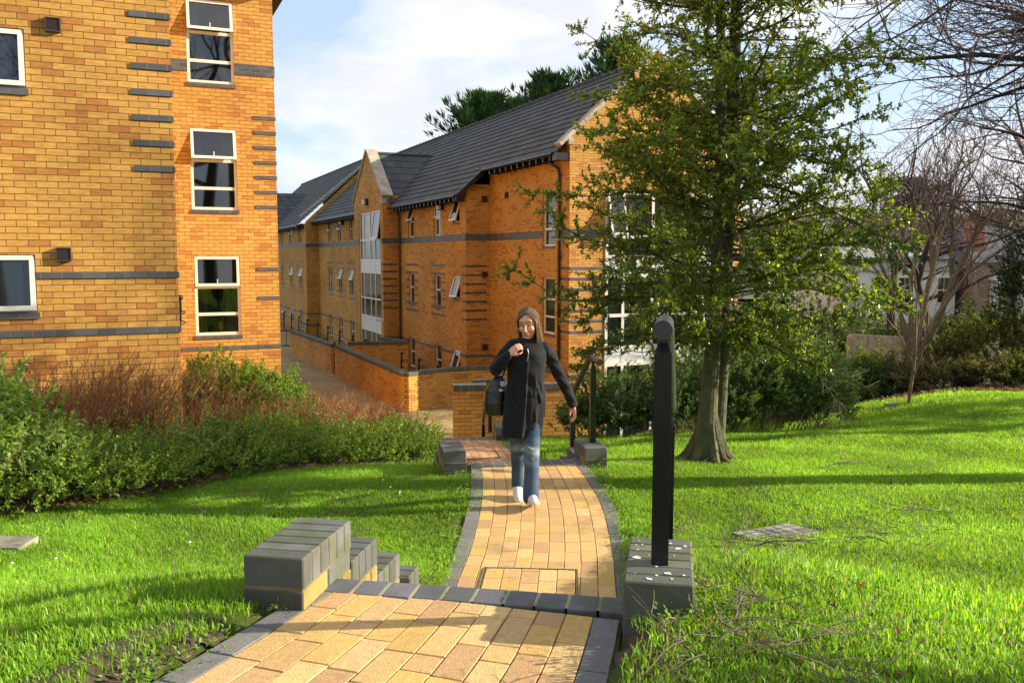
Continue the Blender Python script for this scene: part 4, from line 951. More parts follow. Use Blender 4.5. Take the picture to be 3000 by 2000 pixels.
R2_ = [.13, .085, .068, .062, .060, .060, .062, .058, .042, .012]
mb = MB(); mb.tube(T1, R1_, 16); mb.tube(T2, R2_, 14)
for an in np.linspace(0, 2*math.pi, 9)[:-1]:
    an += random.uniform(-.2, .2); c = Vector((2.08, 9.27, 0)); d = Vector((math.cos(an), math.sin(an), 0)); l = random.uniform(.26, .5)
    e = c+d*l; mb.tube([tuple(c+d*.06+Vector((0, 0, -1.62))), tuple(c+d*.11+Vector((0, 0, -1.9))), tuple(c+d*(l*.6)+Vector((0, 0, -2.10))), (e.x, e.y, H(e.x, e.y)-.02)], [.03, .06, .05, .012], 7)
mb.build('trunk', M['bark'], holly, smooth=True, off=HB)
LP, LD, LS = [], [], []
def crownR(z):
    zs_ = [-1.15, -.9, -.6, 0, 1, 2.2, 3.2, 4.1, 5]; rs = [.6, 1.3, 1.95, 2.0, 1.75, 1.6, 1.15, .6, .15]
    return float(np.interp(z, zs_, rs))
hs = []
def trunk_at(T, z):
    for a, b_ in zip(T[:-1], T[1:]):
        if a[2] <= z <= b_[2]: return Vector(a).lerp(Vector(b_), (z-a[2])/(b_[2]-a[2]))
    return Vector(T[-1])
NL = 205
for i in range(NL):
    z = -.92+4.9*(i/NL)**1.08; T = T1 if i % 2 else T2; p = trunk_at(T, z); an = i*2.399+random.uniform(-.4, .4)
    zt = z+random.uniform(-.25, .25); Rr = crownR(zt)*random.uniform(.72, 1.12)*(.86 if math.cos(an) < -.3 and zt > .4 else 1)
    d = Vector((math.cos(an), math.sin(an), random.uniform(-.12, .22) if z < 2 else random.uniform(.1, .5)))
    pts, dd = wander(p, d, Rr*1.04, .011+.008*random.random(), .003, 9, .17, hs, .03 if z > 0 else .0)
    for j in range(2, len(pts)):
        for q in range(4 if j < len(pts)-1 else 6):
            bd = (pts[j]-pts[j-1]).normalized(); ax = Vector((random.gauss(0, 1), random.gauss(0, 1), random.gauss(0, .6)))
            nd = (bd*.7+ax.normalized()*.9).normalized(); L2 = random.uniform(.16, .42)*(1.1-.05*j)
            tw, d3 = wander(pts[j], nd, L2, .0045, .0022, 3, .15, hs, .02)
            for k in range(len(tw)-1):
                for w_ in range(9 if k else 5):
                    t_ = random.random(); LP.append(tuple(tw[k].lerp(tw[k+1], t_))); a2v = Vector((random.gauss(0, 1), random.gauss(0, 1), random.gauss(0, 1)))
                    LD.append(tuple((d3*.5+a2v.normalized()).normalized())); LS.append(random.uniform(.034, .060))
# a few bare inner twigs hang along the trunks
for i in range(120):
    p = trunk_at(random.choice((T1, T2)), random.uniform(-.8, 3.5)); wander(p, (random.gauss(0, 1), random.gauss(0, 1), random.gauss(.2, .6)), random.uniform(.3, .9), .006, .002, 5, .3, hs, 0)
seg_mesh('branches', hs, M['bark'], holly, 4, HB)
LP, LD, LS = np.array(LP), np.array(LD), np.array(LS)
keep = (LP[:, 2] > -1.12+.10*np.sin(LP[:, 0]*6)) & (RNG.random(len(LP)) < np.interp(LP[:, 2], [-1.2, .6, 1.8, 2.7, 3.0], [1, .9, .66, .52, .22])); LP, LD, LS = LP[keep], LD[keep], LS[keep]
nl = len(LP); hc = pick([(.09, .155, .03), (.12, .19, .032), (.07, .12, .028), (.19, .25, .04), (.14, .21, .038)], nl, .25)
hc *= np.interp(LP[:, 2], [-1, .2, 1.5], [.78, 1.0, 1.3])[:, None]; yel = RNG.random(nl) < np.interp(LP[:, 2], [-1, .5, 3], [.03, .16, .5]); hc[yel] = pick([(.24, .26, .03), (.16, .21, .03), (.30, .27, .05)], int(yel.sum()), .2)  # backlight put into the leaf colour: lighter and yellower up the crown
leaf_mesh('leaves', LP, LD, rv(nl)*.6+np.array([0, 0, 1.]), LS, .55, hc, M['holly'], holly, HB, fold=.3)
print('holly leaves', nl)

# --- shrubs
def sprigs(n, ctr, rad, lean=(0, 0, .6), zlo=-.2, shell=.55, L_=(.12, .3), per=14, leafs=(.02, .035), noise=.25, seed=1, stemr=.0013, droop=0, gap=0.0):
    """n leafy shoots rooted in an ellipsoid volume; returns stems, leaves"""
    st, P, D, Sx = [], [], [], []; rg = np.random.default_rng(seed)
    ph = rg.uniform(0, 6.28, 6)
    for i in range(n):
        v = rg.normal(size=3); v /= np.linalg.norm(v)
        if v[2] < zlo: v[2] = -v[2]*.5
        lump = 1+noise*(math.sin(v[0]*5+ph[0])*math.sin(v[1]*4+ph[1])+.6*math.sin(v[0]*11+ph[2]+v[2]*7)*math.sin(v[1]*9+ph[3]))
        rr = (shell+(1-shell)*rg.random()**.6)*lump
        p = np.array(ctr)+v*np.array(rad)*rr
        d = v*np.array([1, 1, .7])+np.array(lean)+rg.normal(size=3)*.35; d /= np.linalg.norm(d); l = rg.uniform(*L_)
        q = p+d*l; st.append((tuple(p-d*.25*l), tuple(q), stemr*1.4, stemr*.6))
        t_ = rg.random(per); P.append(p+(q-p)*t_[:, None]); dv = d*.55+rg.normal(size=(per, 3))*.6; dv[:, 2] -= droop; D.append(dv); Sx.append(rg.uniform(*leafs, per)*(1.1-.4*t_))
    return st, np.concatenate(P), np.concatenate(D), np.concatenate(Sx)
def shrub(name, label, blobs, pal, wid=.4, stemc='barkdark', group=None, stems=0, mt='leaf', cat='shrub', jit=.25, stemrad=.006, **kw):
    x, y, _ = blobs[0][0]; base = (x, y, H(x, y)); root = empty(name, base, 0, label, cat, group); st, P, D, Sx = [], [], [], []
    for i, (c, r, n) in enumerate(blobs):
        a, b_, c_, d_ = sprigs(n, c, r, seed=int(abs(c[0]*1000)+i*7), **kw); st += a; P.append(b_); D.append(c_); Sx.append(d_)
        for k in range(stems):
            bx = (c[0]+random.uniform(-.5, .5)*r[0], c[1]+random.uniform(-.5, .5)*r[1]); e = (c[0]+random.uniform(-.9, .9)*r[0], c[1]+random.uniform(-.9, .9)*r[1], c[2]+r[2]*random.uniform(.2, .8))
            st.append(((bx[0], bx[1], H(*bx)-.03), e, stemrad, stemrad*.4))
    P, D, Sx = np.concatenate(P), np.concatenate(D), np.concatenate(Sx)
    g_ = terr(P[:, 0], P[:, 1], False); ok = P[:, 2] > g_-.02; P, D, Sx = P[ok], D[ok], Sx[ok]
    seg_mesh('stems', st, M[stemc], root, 3, base)
    leaf_mesh('leaves', P, D, rv(len(P))*.7+np.array([0, 0, 1.]), Sx, wid, pick(pal, len(P), jit), M[mt], root, base)
    return root
GC = [(.17, .29, .035), (.22, .34, .04), (.11, .20, .03), (.30, .38, .07), (.16, .29, .03)]
def blob(x, y, r, h, n, dz=0): return ((x, y, H(x, y)+h*.35+dz), (r, r*.9, h*.65), n)
# low cotoneaster-like hedge mounds along the lawn's left edge
kw = dict(pal=GC+[(.16, .19, .07)], wid=.62, stems=5, L_=(.10, .34), per=26, leafs=(.024, .042), shell=.45, noise=.3, stemc='barkdark', group='low green hedge mounds left of the lawn')
shrub('hedge_shrub', 'low spreading hedge mound at the left picture edge, below the tall pale green bush', [blob(-4.3, 6.6, .75, .46, 520), blob(-3.75, 7.05, .65, .44, 460), blob(-5.0, 6.3, .8, .55, 350), blob(-3.35, 7.5, .5, .40, 260)], **kw)
shrub('hedge_shrub', 'widest low hedge mound with upright arching shoots, in front of the red-brown twigs', [blob(-3.55, 8.1, .75, .36, 520), blob(-2.95, 8.7, .7, .36, 520), blob(-4.4, 7.9, .7, .42, 300), blob(-2.6, 9.2, .5, .42, 260)], **kw)
shrub('hedge_shrub', 'low hedge mound between the red-brown twigs and the far end of the lawn', [blob(-2.55, 9.9, .7, .34, 480), blob(-2.0, 10.5, .62, .32, 420), blob(-3.1, 10.3, .7, .42, 300), blob(-1.7, 10.9, .5, .36, 240)], **kw)
shrub('hedge_shrub', 'smallest hedge mound trailing over the kerb beside the landing', [blob(-1.6, 11.4, .5, .42, 330), blob(-1.45, 12.2, .42, .45, 260), blob(-1.25, 10.95, .35, .22, 160)], **kw)
shrub('laurel_bush', 'tall pale green leafy bush at the left edge of the picture', [blob(-4.0, 6.55, .42, 1.15, 260), blob(-4.35, 6.8, .5, 1.3, 260), blob(-3.75, 7.0, .3, .85, 110)], [(.26, .37, .08), (.20, .32, .07), (.32, .42, .12), (.15, .25, .06)], wid=.42, stems=10, L_=(.12, .24), per=24, leafs=(.05, .09), shell=.5, noise=.2, lean=(0, 0, 1.1), stemc='barkpale')
shrub('green_bush', 'rounded bright green bush under the lowest window, against the near building', [blob(-4.3, 12.9, .85, 1.32, 1700), blob(-3.6, 12.8, .65, 1.15, 1200), blob(-4.85, 13.0, .5, 1.05, 500)], [(.20, .30, .05), (.15, .24, .04), (.26, .34, .06), (.10, .18, .035)], wid=.42, stems=8, L_=(.1, .25), per=22, leafs=(.045, .08), shell=.5, noise=.22, lean=(0, 0, .9), stemc='barkdark')
shrub('lavender_bush', 'small grey-green tuft at the end of the hedge beside the courtyard', [blob(-1.75, 13.0, .35, .5, 220)], [(.09, .11, .085), (.07, .09, .07)], wid=.15, stems=8, L_=(.12, .25), per=14, leafs=(.02, .04), lean=(0, 0, 1.3))
def shoots(label_root, spots, seed):
    rg = random.Random(seed); st, P, D = [], [], []
    for x, y in spots:
        z = H(x, y)+.34; pts, dd = wander((x, y, z), (rg.gauss(0, .5), rg.gauss(0, .3), 1), rg.uniform(.28, .5), .004, .002, 6, .12, st, -.03, rg)
        for j in range(1, 7):
            for k in range(7): v = Vector((rg.gauss(0, 1), rg.gauss(0, 1), rg.gauss(.2, .6))); P.append(tuple(pts[j]+v*.008)); D.append(tuple(v.normalized()+dd*.6))
    b0 = label_root.location; seg_mesh('shoots', st, M['barkpale'], label_root, 4, b0)
    leaf_mesh('shoot_leaves', np.array(P), np.array(D), rv(len(P))*.5+np.array([0, 0, 1.]), RNG.uniform(.018, .032, len(P)), .55, pick([(.30, .36, .10), (.22, .30, .07)], len(P)), M['leaf'], label_root, b0)
hedges = [o for o in bpy.data.objects if o.name.startswith('hedge_shrub')]
for i, hx in enumerate(hedges[:3]):
    c0 = [(-4.0, 6.9, .7), (-3.3, 8.4, .7), (-2.4, 10.1, .6)][i]; rg0 = random.Random(90+i); shoots(hx, [(c0[0]+rg0.uniform(-1, 1)*c0[2], c0[1]+rg0.uniform(-1, 1)*c0[2]) for _ in range(22)], 60+i)
# red-brown leafless shrubs
def red_shrub(label, spots, n):
    x, y = spots[0][:2]; base = (x, y, H(x, y)); root = empty('red_twig_shrub', base, 0, label, 'shrub', 'leafless red-brown shrubs by the near building'); S_ = []; st = []
    for (x, y, r, h) in spots:
        for i in range(n):
            an, q = random.random()*6.28, math.sqrt(random.random())*r; bx, by = x+q*math.cos(an), y+q*math.sin(an); z = H(bx, by)
            d = Vector((math.cos(an)*.35+.25, math.sin(an)*.25-.05, 1)); hh = h*random.uniform(.6, 1.15)
            pts, dd = wander((bx, by, z), d, hh, .0045, .002, 5, .09, st, 0)
            for j in range(1, 5):
                for w_ in range(3):
                    wander(pts[j], (dd+Vector((random.gauss(0, .55), random.gauss(0, .55), random.gauss(.1, .35)))), random.uniform(.1, .3)*h, .0028, .0012, 3, .16, st, .02)
    cols = pick([(.46, .20, .07), (.36, .15, .06), (.52, .27, .10), (.26, .11, .055)], len(st), .25)
    seg_mesh('twigs', st, M['twigred'], root, 3, base, cols); return root
red_shrub('mass of leafless rusty red twigs against the nearest wing of the near building', [(-5.4, 8.9, .6, 1.1), (-4.6, 9.1, .65, 1.15), (-3.9, 9.8, .6, 1.15), (-4.7, 9.9, .6, 1.3), (-5.6, 9.8, .6, 1.15)], 120)
red_shrub('leafless purplish brown twigs in front of the rounded green bush', [(-4.1, 11.3, .6, .68), (-3.4, 11.5, .6, .7), (-2.8, 11.9, .5, .85)], 120)
red_shrub('thin leafless brown twigs spilling towards the courtyard wall', [(-2.9, 12.7, .55, .85), (-2.4, 13.4, .5, .8), (-3.2, 13.6, .5, .9), (-2.0, 14.0, .4, .65)], 120)
# big evergreen bush behind the holly, split in two masses as in the photograph
kw = dict(wid=.42, stems=34, L_=(.12, .28), per=22, leafs=(.045, .08), noise=.16, lean=(0, 0, .7), stemc='barkpale')
shrub('evergreen_bush', 'dark clipped evergreen bush along the glazed gable, left of the holly trunk', [blob(1.55, 13.2, .65, 1.0, 500), blob(2.35, 13.3, .7, 1.15, 560), blob(3.2, 13.4, .7, 1.2, 420), blob(1.15, 13.0, .4, .6, 200)], [(.09, .15, .055), (.11, .18, .06), (.07, .12, .045)], **kw)
shrub('evergreen_bush', 'large rounded evergreen bush with bare lower stems, right of the holly trunk', [blob(3.6, 13.7, .85, 1.5, 900), blob(4.4, 13.9, .9, 1.6, 1000), blob(5.0, 14.4, .6, 1.15, 380)], [(.11, .18, .06), (.14, .21, .07), (.085, .15, .05)], **kw)
shrub('evergreen_bush', 'bright sunlit shoots of a taller bush against the gable glazing, left of the holly trunk', [blob(3.25, 15.3, .55, 2.1, 420)], [(.13, .20, .045), (.09, .15, .035)], **kw)
# planting bed on the right
kw = dict(wid=.5, stems=8, L_=(.2, .5), per=22, leafs=(.07, .13), noise=.3, lean=(0, 0, .7), group='shrubs in the right-hand bed', stemc='barkdark')
shrub('bed_shrub', 'dark laurel at the left end of the right-hand bed', [blob(7.3, 21.0, 1.2, .60, 300), blob(8.6, 20.9, 1.0, .55, 260)], [(.04, .075, .03), (.05, .10, .03)], **kw)
shrub('bed_shrub', 'yellow-green sunlit shrub in front of the wooden fence', [blob(9.0, 22.2, .9, .95, 300), blob(7.2, 23.0, 1.3, 1.15, 260)], [(.14, .20, .03), (.09, .15, .03), (.18, .22, .04)], **kw)
shrub('bed_shrub', 'olive-brown straggly shrub at the foot of the forked bare tree', [blob(9.6, 19.9, .9, .45, 200), blob(10.6, 19.4, .8, .45, 180)], [(.13, .10, .05), (.10, .10, .04), (.07, .09, .035)], **kw)
shrub('bed_shrub', 'loose leafy shrub near the right edge, below the dark evergreen', [blob(11.5, 19.0, .9, .55, 230), blob(12.4, 18.6, .8, .9, 200)], [(.11, .14, .035), (.07, .11, .03)], **kw)
shrub('bed_shrub', 'tall loose olive shrub between the wooden fence and the dark evergreen', [blob(11.9, 21.5, 1.0, 1.9, 300), blob(11.0, 22.5, .8, 1.4, 200)], [(.12, .15, .05), (.16, .16, .06), (.09, .12, .04)], **kw)
shrub('bed_shrub', 'low light green plants at the front of the bed beside the big bush', [blob(7.9, 20.4, .6, .5, 150), blob(7.0, 20.9, .5, .5, 120)], [(.12, .18, .04), (.09, .15, .04)], **kw)
shrub('dark_evergreen', 'tall dark evergreen tree cut by the right edge of the picture', [((12.6, 20.8, -1.2), (1.15, 1.2, 2.3), 900), ((13.6, 20.5, 0), (1.5, 1.4, 2.9), 900)], [(.025, .05, .022), (.035, .065, .025)], wid=.4, stems=6, L_=(.25, .5), per=18, leafs=(.06, .11), noise=.25, cat='tree', stemrad=.08)

# ------------------------------------------------------------------ bare trees
random.seed(21)
bare_tree('forked bare tree with pale olive limbs rising from the right-hand bed', (9.95, 21.6, H(9.95, 21.6)-.05),
          [((0, 0, 0), (0, 0, 1), .01, .02)], name='bare_tree', lvl=0)
def forked():
    base = (9.75, 21.4, H(9.75, 21.4)-.05); root = empty('bare_tree', base, 0, 'many-stemmed bare tree with pale olive limbs, before the white house', 'tree'); S = {i: [] for i in range(10)}
    z0 = base[2]; b0 = Vector(base); mb = MB()
    mb.tube([base, tuple(b0+Vector((.02, 0, .6))), tuple(b0+Vector((.0, 0, 1.05)))], [.20, .15, .17], 10)
    for pts, r in (([(0, 0, .9), (-.25, 0, 1.5), (-.45, .1, 2.3), (-.85, .1, 3.1)], .085), ([(.03, 0, .9), (.12, 0, 1.9), (.35, 0, 2.9), (.55, 0, 4.0)], .10), ([(.05, 0, .9), (.55, .1, 1.6), (.9, .1, 2.7), (1.3, .1, 3.6)], .10), ([(0, 0, .9), (-.12, 0, 1.9), (-.1, .1, 2.8), (.1, .2, 3.6)], .07), ([(.1, 0, .9), (.3, -.2, 1.7), (1.1, -.2, 2.9), (2.2, -.2, 3.7)], .06)):
        P = [b0+Vector(p) for p in pts]; mb.tube([tuple(p) for p in P], [r, r*.8, r*.65, r*.5], 8, cap=False)
        for q, dr in ((P[2], P[2]-P[1]), (P[3], P[3]-P[2]), (P[3], P[3]-P[2]+Vector((.4, 0, .2))), (P[2], P[3]-P[2]+Vector((-.5, .2, .1)))):
            bare(q, dr, random.uniform(1.0, 1.5), r*.42, 4, S, wob=.13, up=.07, nch=(1, 3), spread=.6, ratio=.66, minr=.006)
    mb.build('trunk', M['barkpale'], root, smooth=True, off=base)
    seg_mesh('limbs', [s for k in (3, 4) for s in S[k]], M['barkpale'], root, 5, base)
    seg_mesh('twigs', [s for k in (0, 1, 2) for s in S[k]], M['twigpur'], root, 3, base)
M['twigpur'] = simple('purplish_twigs', (.125, .085, .075), .9, noise=.3)
for o in [o for o in bpy.data.objects if o.name.startswith('bare_tree') or (o.parent and o.parent.name.startswith('bare_tree'))]: bpy.data.objects.remove(o)
forked()
# young sapling in the lawn in front of it
base = (7.23, 16.0, H(7.23, 16.0)-.03); bare_tree('thin young sapling growing in the shaded lawn before the bed', base, [((0, 0, 0), (.02, 0, 1), 1.5, .035), ((.0, 0, .9), (.3, 0, 1), 1.3, .02), ((0, 0, 1.2), (-.3, 0, 1), 1.2, .018)], name='sapling', lvl=2, trunkmat='barkpale', thick=1, wob=.06, nch=(2, 3), up=.08)
mb = MB(); mb.poly([(7.23+.45*math.cos(t_)*random.uniform(.8, 1.1), 16+.3*math.sin(t_), H(7.23, 16)+.015) for t_ in np.linspace(0, 6.0, 14)]); tag(mb.build('soil', M['soil']), kind='structure')
# big bare tree off to the right whose limbs hang into the picture, and others beyond it
def limb_tree(label, base, height, limbs, r=.3, name='bare_tree', matk='barkdark', group=None, nch=(3, 4), lv=4, minr=.0035):
    root = empty(name, base, 0, label, 'tree', group); S = {i: [] for i in range(10)}; b0 = Vector(base); mb = MB()
    T = [b0+Vector((random.gauss(0, .06)*k, random.gauss(0, .06)*k, height*k/6)) for k in range(7)]; mb.tube([tuple(p) for p in T], [r*(1.25-.16*k) for k in range(7)], 10); mb.build('trunk', M[matk], root, smooth=True, off=base)
    for hz_, d, L_, rr in limbs:
        k = min(int(hz_/height*6), 5); p = T[k].lerp(T[k+1], hz_/height*6-k); bare(p, d, L_, rr, lv, S, wob=.15, up=.015, nch=nch, spread=.8, ratio=.66, minr=minr)
    seg_mesh('limbs', [s for k in range(3, 10) for s in S[k]], M[matk], root, 6, base)
    seg_mesh('twigs', [s for k in range(0, 3) for s in S[k]], M['twigpur'], root, 3, base)
    return root
random.seed(5)
b = (7.9, 8.6); limb_tree('large bare tree whose dark twisting limbs reach in from the top right corner', (b[0], b[1], H(*b)-.1), 9,
          [(3.9, (-1, .05, .12), 2.3, .085), (4.6, (-1, .3, .2), 2.6, .09), (3.2, (-1, .1, .1), 1.9, .05), (5.6, (-1, -.1, .1), 2.6, .08), (4.4, (-.9, -.3, -.02), 2.3, .07), (3.5, (-1, .25, .0), 2.1, .05), (4.1, (-1, -.1, .3), 2.4, .07), (5.1, (-1, .1, 0), 2.5, .07), (2.9, (-1, .3, .25), 1.7, .045), (7.5, (.3, .3, 1), 2.2, .1), (6, (1, 0, .5), 2.2, .09), (5, (.3, 1, .3), 2.2, .08)], .22, nch=(3, 4), minr=.0028)
b = (13.2, 12.6); limb_tree('bare tree standing outside the right edge, beyond the nearest one', (b[0], b[1], H(*b)-.1), 8,
          [(3.2, (-1, .1, .3), 2.6, .1), (4.2, (-.8, .6, .5), 2.6, .1), (5, (-.7, -.5, .5), 2.6, .1), (6, (.2, 0, 1), 2.4, .1), (4.5, (1, .3, .5), 2.4, .1), (3.6, (-.4, 1, .3), 2.4, .09)], .25, nch=(2, 3))
b = (15, 21); T_ = limb_tree('tall bare tree with purplish twigs above the dark evergreen', (b[0], b[1], H(*b)-.1), 8,
          [(3.2, (-1, .1, .5), 2.6, .1), (4.2, (-.8, .6, .7), 2.6, .1), (5, (-.9, -.5, .5), 2.6, .1), (6, (.2, 0, 1), 2.4, .1), (4.5, (1, .3, .5), 2.4, .1)], .22, nch=(2, 3), minr=.006)
def moved(src, label, x, y, rz, s, z=None):
    c = copy_tree(src); c.location = (x, y, (H(x, y) if z is None else z)-.1); c.rotation_euler = (0, 0, rz); c.scale = (s, s, s); c['label'] = label; c['group'] = 'bare trees beyond the garden'; return c
T_['group'] = 'bare trees beyond the garden'
FAR = [(12.5, 27, 2.1, .72, 'slender bare tree behind the wooden fence, left of the forked tree'), (17.5, 30, .8, .95, 'bare tree between the white house and the right edge'), (14.2, 33, 3.5, .75, 'bare tree against the white house roof, seen through the holly'),
       (21, 52, 1.4, 1.05, 'bare tree behind the white house roof'), (27, 56, 4.4, 1.1, 'bare tree behind the brick chimney'), (34, 58, 5.2, 1.2, 'bare tree at the far right of the skyline'), (16, 58, .3, 1.0, 'hazy bare tree left of the far pine')]
for x, y, rz, s_, lb in FAR: moved(T_, lb, x, y, rz, s_)
for x, y, rz, s_, lb in [(8.5, -9, .5, 1.5, 'bare tree behind the camera, reflected in the near windows'), (5.5, -14, 2.4, 1.7, 'second bare tree behind the camera'), (12.5, -13, 4.1, 1.8, 'bare tree behind and right of the camera'), (3, -20, 1.2, 1.8, 'farthest bare tree behind the camera'), (14, -24, 3.0, 2.1, 'tall bare tree far behind the camera')]: moved(T_, lb, x, y, rz, s_)
# trees outside the frame to the right that shade the lawn and the near building
def shade_tree(label, x, y, h, r, n, seed): 
    random.seed(seed); z = H(x, y)
    return shrub('evergreen_tree', label, [((x, y, z+h*.55), (r, r, h*.42), n), ((x+.3, y+.4, z+h*.8), (r*.6, r*.6, h*.22), n//3)], [(.04, .07, .025), (.05, .09, .03)], wid=.5, stems=5, L_=(.2, .5), per=16, leafs=(.08, .14), noise=.3, cat='tree', stemrad=.07)
shade_tree('bushy evergreen standing out of frame to the right of the near lawn', 5.0, 1.75, 1.9, .5, 260, 3)
shade_tree('evergreen tree out of frame beyond the right edge, shading the far lawn', 16.5, 14.6, 5.5, 2.2, 650, 4)

# ------------------------------------------------------------------ background
def cypress(label, x, y, ztop, r, h, n, seed):
    rg = random.Random(seed); base = (x, y, ztop-h); root = empty('cypress_tree', base, 0, label, 'tree', 'dark cypresses behind the long roof'); st, P, D, Sx = [], [], [], []
    st.append((base, (x, y, ztop-.3), .25, .05))
    for i in range(n):
        t_ = i/n; z = ztop-h*.5*(1-t_)**1.0; R_ = r*(1-t_)**.75*rg.uniform(.35, 1.25)+.25; an = rg.random()*6.28; d = Vector((math.cos(an), math.sin(an), rg.uniform(.25, .8))).normalized()
        p = Vector((x, y, z)); pts, dd = wander(p, d, R_, .04, .012, 5, .12, st, .07, rg)
        for j in range(1, 6):
            for k in range(13):
                v = Vector((rg.gauss(0, 1), rg.gauss(0, 1), rg.gauss(.6, .7))).normalized(); P.append(tuple(pts[j]+v*rg.random()*.22)); D.append(tuple(dd*1.1+v*.8+Vector((0, 0, .3)))); Sx.append(rg.uniform(.2, .52))
    P, D, Sx = np.array(P), np.array(D), np.array(Sx)
    seg_mesh('trunk', st, M['barkdark'], root, 4, base); leaf_mesh('foliage', P, D, rv(len(P)), Sx, .22, pick([(.05, .105, .05), (.07, .14, .055), (.035, .08, .035)], len(P)), M['leaf'], root, base)
for i, (x, y, zt, r, h, lb) in enumerate([(-1.5, 46, 7.8, 3.2, 7, 'lowest dark cypress at the left end of the group behind the long roof'), (2.0, 46, 8.7, 3.0, 8, 'spiky cypress above the middle of the long roof'), (5.4, 45, 10.2, 3.3, 9, 'tallest dark cypress, behind the holly crown'), (.2, 48, 7.7, 2.6, 7, 'small cypress top just over the ridge')]):
    cypress(lb, x, y, zt, r, h, 150, 30+i)
def far_house(name, label, x0, x1, y, z0, ze, zr_, wallm, roofm, depth=8):
    root = empty(name, (x0, y, z0), 0, label, 'house'); off = (x0, y, z0); mb = MB(); mb.box((x0, y, z0), (x1, y+depth, ze), skip='tb'); mb.build('wall', wallm, root, off=off)
    mb = MB(); o = .25; xm0, xm1 = x0+1.2, x1-1.2; e = [(x0-o, y-o, ze), (x1+o, y-o, ze), (x1+o, y+depth+o, ze), (x0-o, y+depth+o, ze)]; a, b_ = (xm0, y+depth/2, zr_), (xm1, y+depth/2, zr_)
    for q, uv in (([e[0], e[1], b_, a], None), ([e[1], e[2], b_], None), ([e[2], e[3], a, b_], None), ([e[3], e[0], a], None)): mb.poly(q, [(p[0], p[2]) for p in q])
    mb.build('roof', roofm, root, off=off); return root, off
M['render_white'] = simple('white_render', (.62, .60, .56), .8, noise=.12, nscale=1)
M['slatepale'] = brickmat('pale_green_slate', (.30, .30, .26), (.26, .27, .23), (.33, .32, .28), (.17, .17, .15), w=.5, h=.25, mort=.01, red=.6)
M['slatedark'] = brickmat('dark_slate', (.085, .085, .095), (.075, .075, .085), (.10, .10, .11), (.05, .05, .05), w=.5, h=.25, mort=.01, red=.6)
M['brownstone'] = simple('brown_stone', (.25, .18, .13), .9, noise=.2, nscale=2)
M['redbrick'] = simple('red_brick_far', (.42, .13, .06), .9, noise=.2, nscale=6)
root, off = far_house('house', 'white rendered house with pale slate roofs behind the forked bare tree', 16.6, 22.1, 45, -3.4, -.12, 1.05, M['render_white'], M['slatepale'])
mb = MB(); q = [(17.2, 44.2, -.74), (22.3, 44.2, -.74), (22.1, 45.02, -.2), (17.2, 45.02, -.2)]; mb.poly(q, [(p[0], p[2]) for p in q]); mb.box((17.3, 44.28, -3.4), (22.1, 44.6, -.76)); mb.build('lean_to', M['render_white'], root, off=off)
mb = MB(); q = [(17.1, 44.18, -.73), (22.35, 44.18, -.73), (22.2, 45.0, -.18), (17.1, 45.0, -.18)]; mb.poly(q, [(p[0], p[2]) for p in q]); mb.build('porch_roof', M['slatepale'], root, off=off)
for wx, wz in ((21.15, -2.35), (19.2, -2.35), (18.0, -2.35)):
    f = MB(); f.box((wx, 44.24, wz), (wx+.7, 44.3, wz+1.35)); o = f.build('window', M['white'], root, off=off); g_ = MB()
    for i in (0, 1):
        for j in (0, 1): g_.box((wx+.06+i*.31, 44.22, wz+.06+j*.64), (wx+.33+i*.31, 44.25, wz+.64+j*.64))
    g_.build('pane', M['glass'], o, off=off)
mb = MB(); mb.box((21.7, 46, .6), (22.6, 46.4, .72)); mb.build('parapet', M['render_white'], root, off=off)
root, off = far_house('house', 'brown stone house with dark slate roof and tall red brick chimney at the right', 22.6, 29.5, 43.5, -3.4, -.3, 1.5, M['brownstone'], M['slatedark'])
mb = MB(); mb.box((22.9, 44.6, -.2), (23.6, 45.3, 1.75)); mb.box((22.82, 44.52, 1.76), (23.68, 45.38, 1.88)); mb.build('chimney', M['redbrick'], root, off=off)
mb = MB(); mb.box((23.4, 43.1, -3.4), (23.9, 43.49, -1.2)); mb.box((24.7, 43.1, -3.4), (25.0, 43.49, -1.2)); mb.box((23.3, 43.0, -1.18), (25.1, 43.49, -.95)); mb.build('porch', M['render_white'], root, off=off)
for wx in (25.8, 27.6):
    f = MB(); f.box((wx, 43.42, -2.3), (wx+.8, 43.49, -1.1)); o = f.build('window', M['white'], root, off=off); g_ = MB(); g_.box((wx+.07, 43.4, -2.22), (wx+.73, 43.43, -1.18)); g_.build('pane', M['glass'], o, off=off)
# wooden fence
x0, x1, yf = 9.9, 14.6, 26.0; root = empty('wooden_fence', (x0, yf, -4.2), 0, 'weathered wooden board fence behind the right-hand bed', 'fence'); mb = MB(); pm = MB(); k = 0; x = x0
M['fencewood'] = simple('weathered_fence_wood', (.46, .37, .24), .85, noise=.35, nscale=6)
while x < x1: z_ = -2.30-.05*(x-10.3); pm.box((x, yf-.02, -4.3), (x+.135, yf+.02, z_+random.uniform(-.01, .01))); x += .145
pm.build('boards', M['fencewood'], root, off=(x0, yf, -4.2))
for x in np.arange(x0, x1, 1.8): q = MB(); q.box((x-.06, yf-.1, -4.3), (x+.06, yf-.025, -2.35-.05*(x-10.3))); q.build('post', M['fencewood'], root, off=(x0, yf, -4.2))
q = MB(); q.box((11.55, 25.75, -4.3), (11.63, 25.83, -2.1)); tag(q.build('green_post', simple('green_metal', (.02, .07, .04), .5)), 'thin dark green metal post in front of the wooden fence', 'post')
kw = dict(wid=.5, stems=8, L_=(.3, .7), per=18, leafs=(.12, .24), noise=.3, lean=(0, 0, .7), group='overgrown hedge beyond the fence', stemc='barkdark')
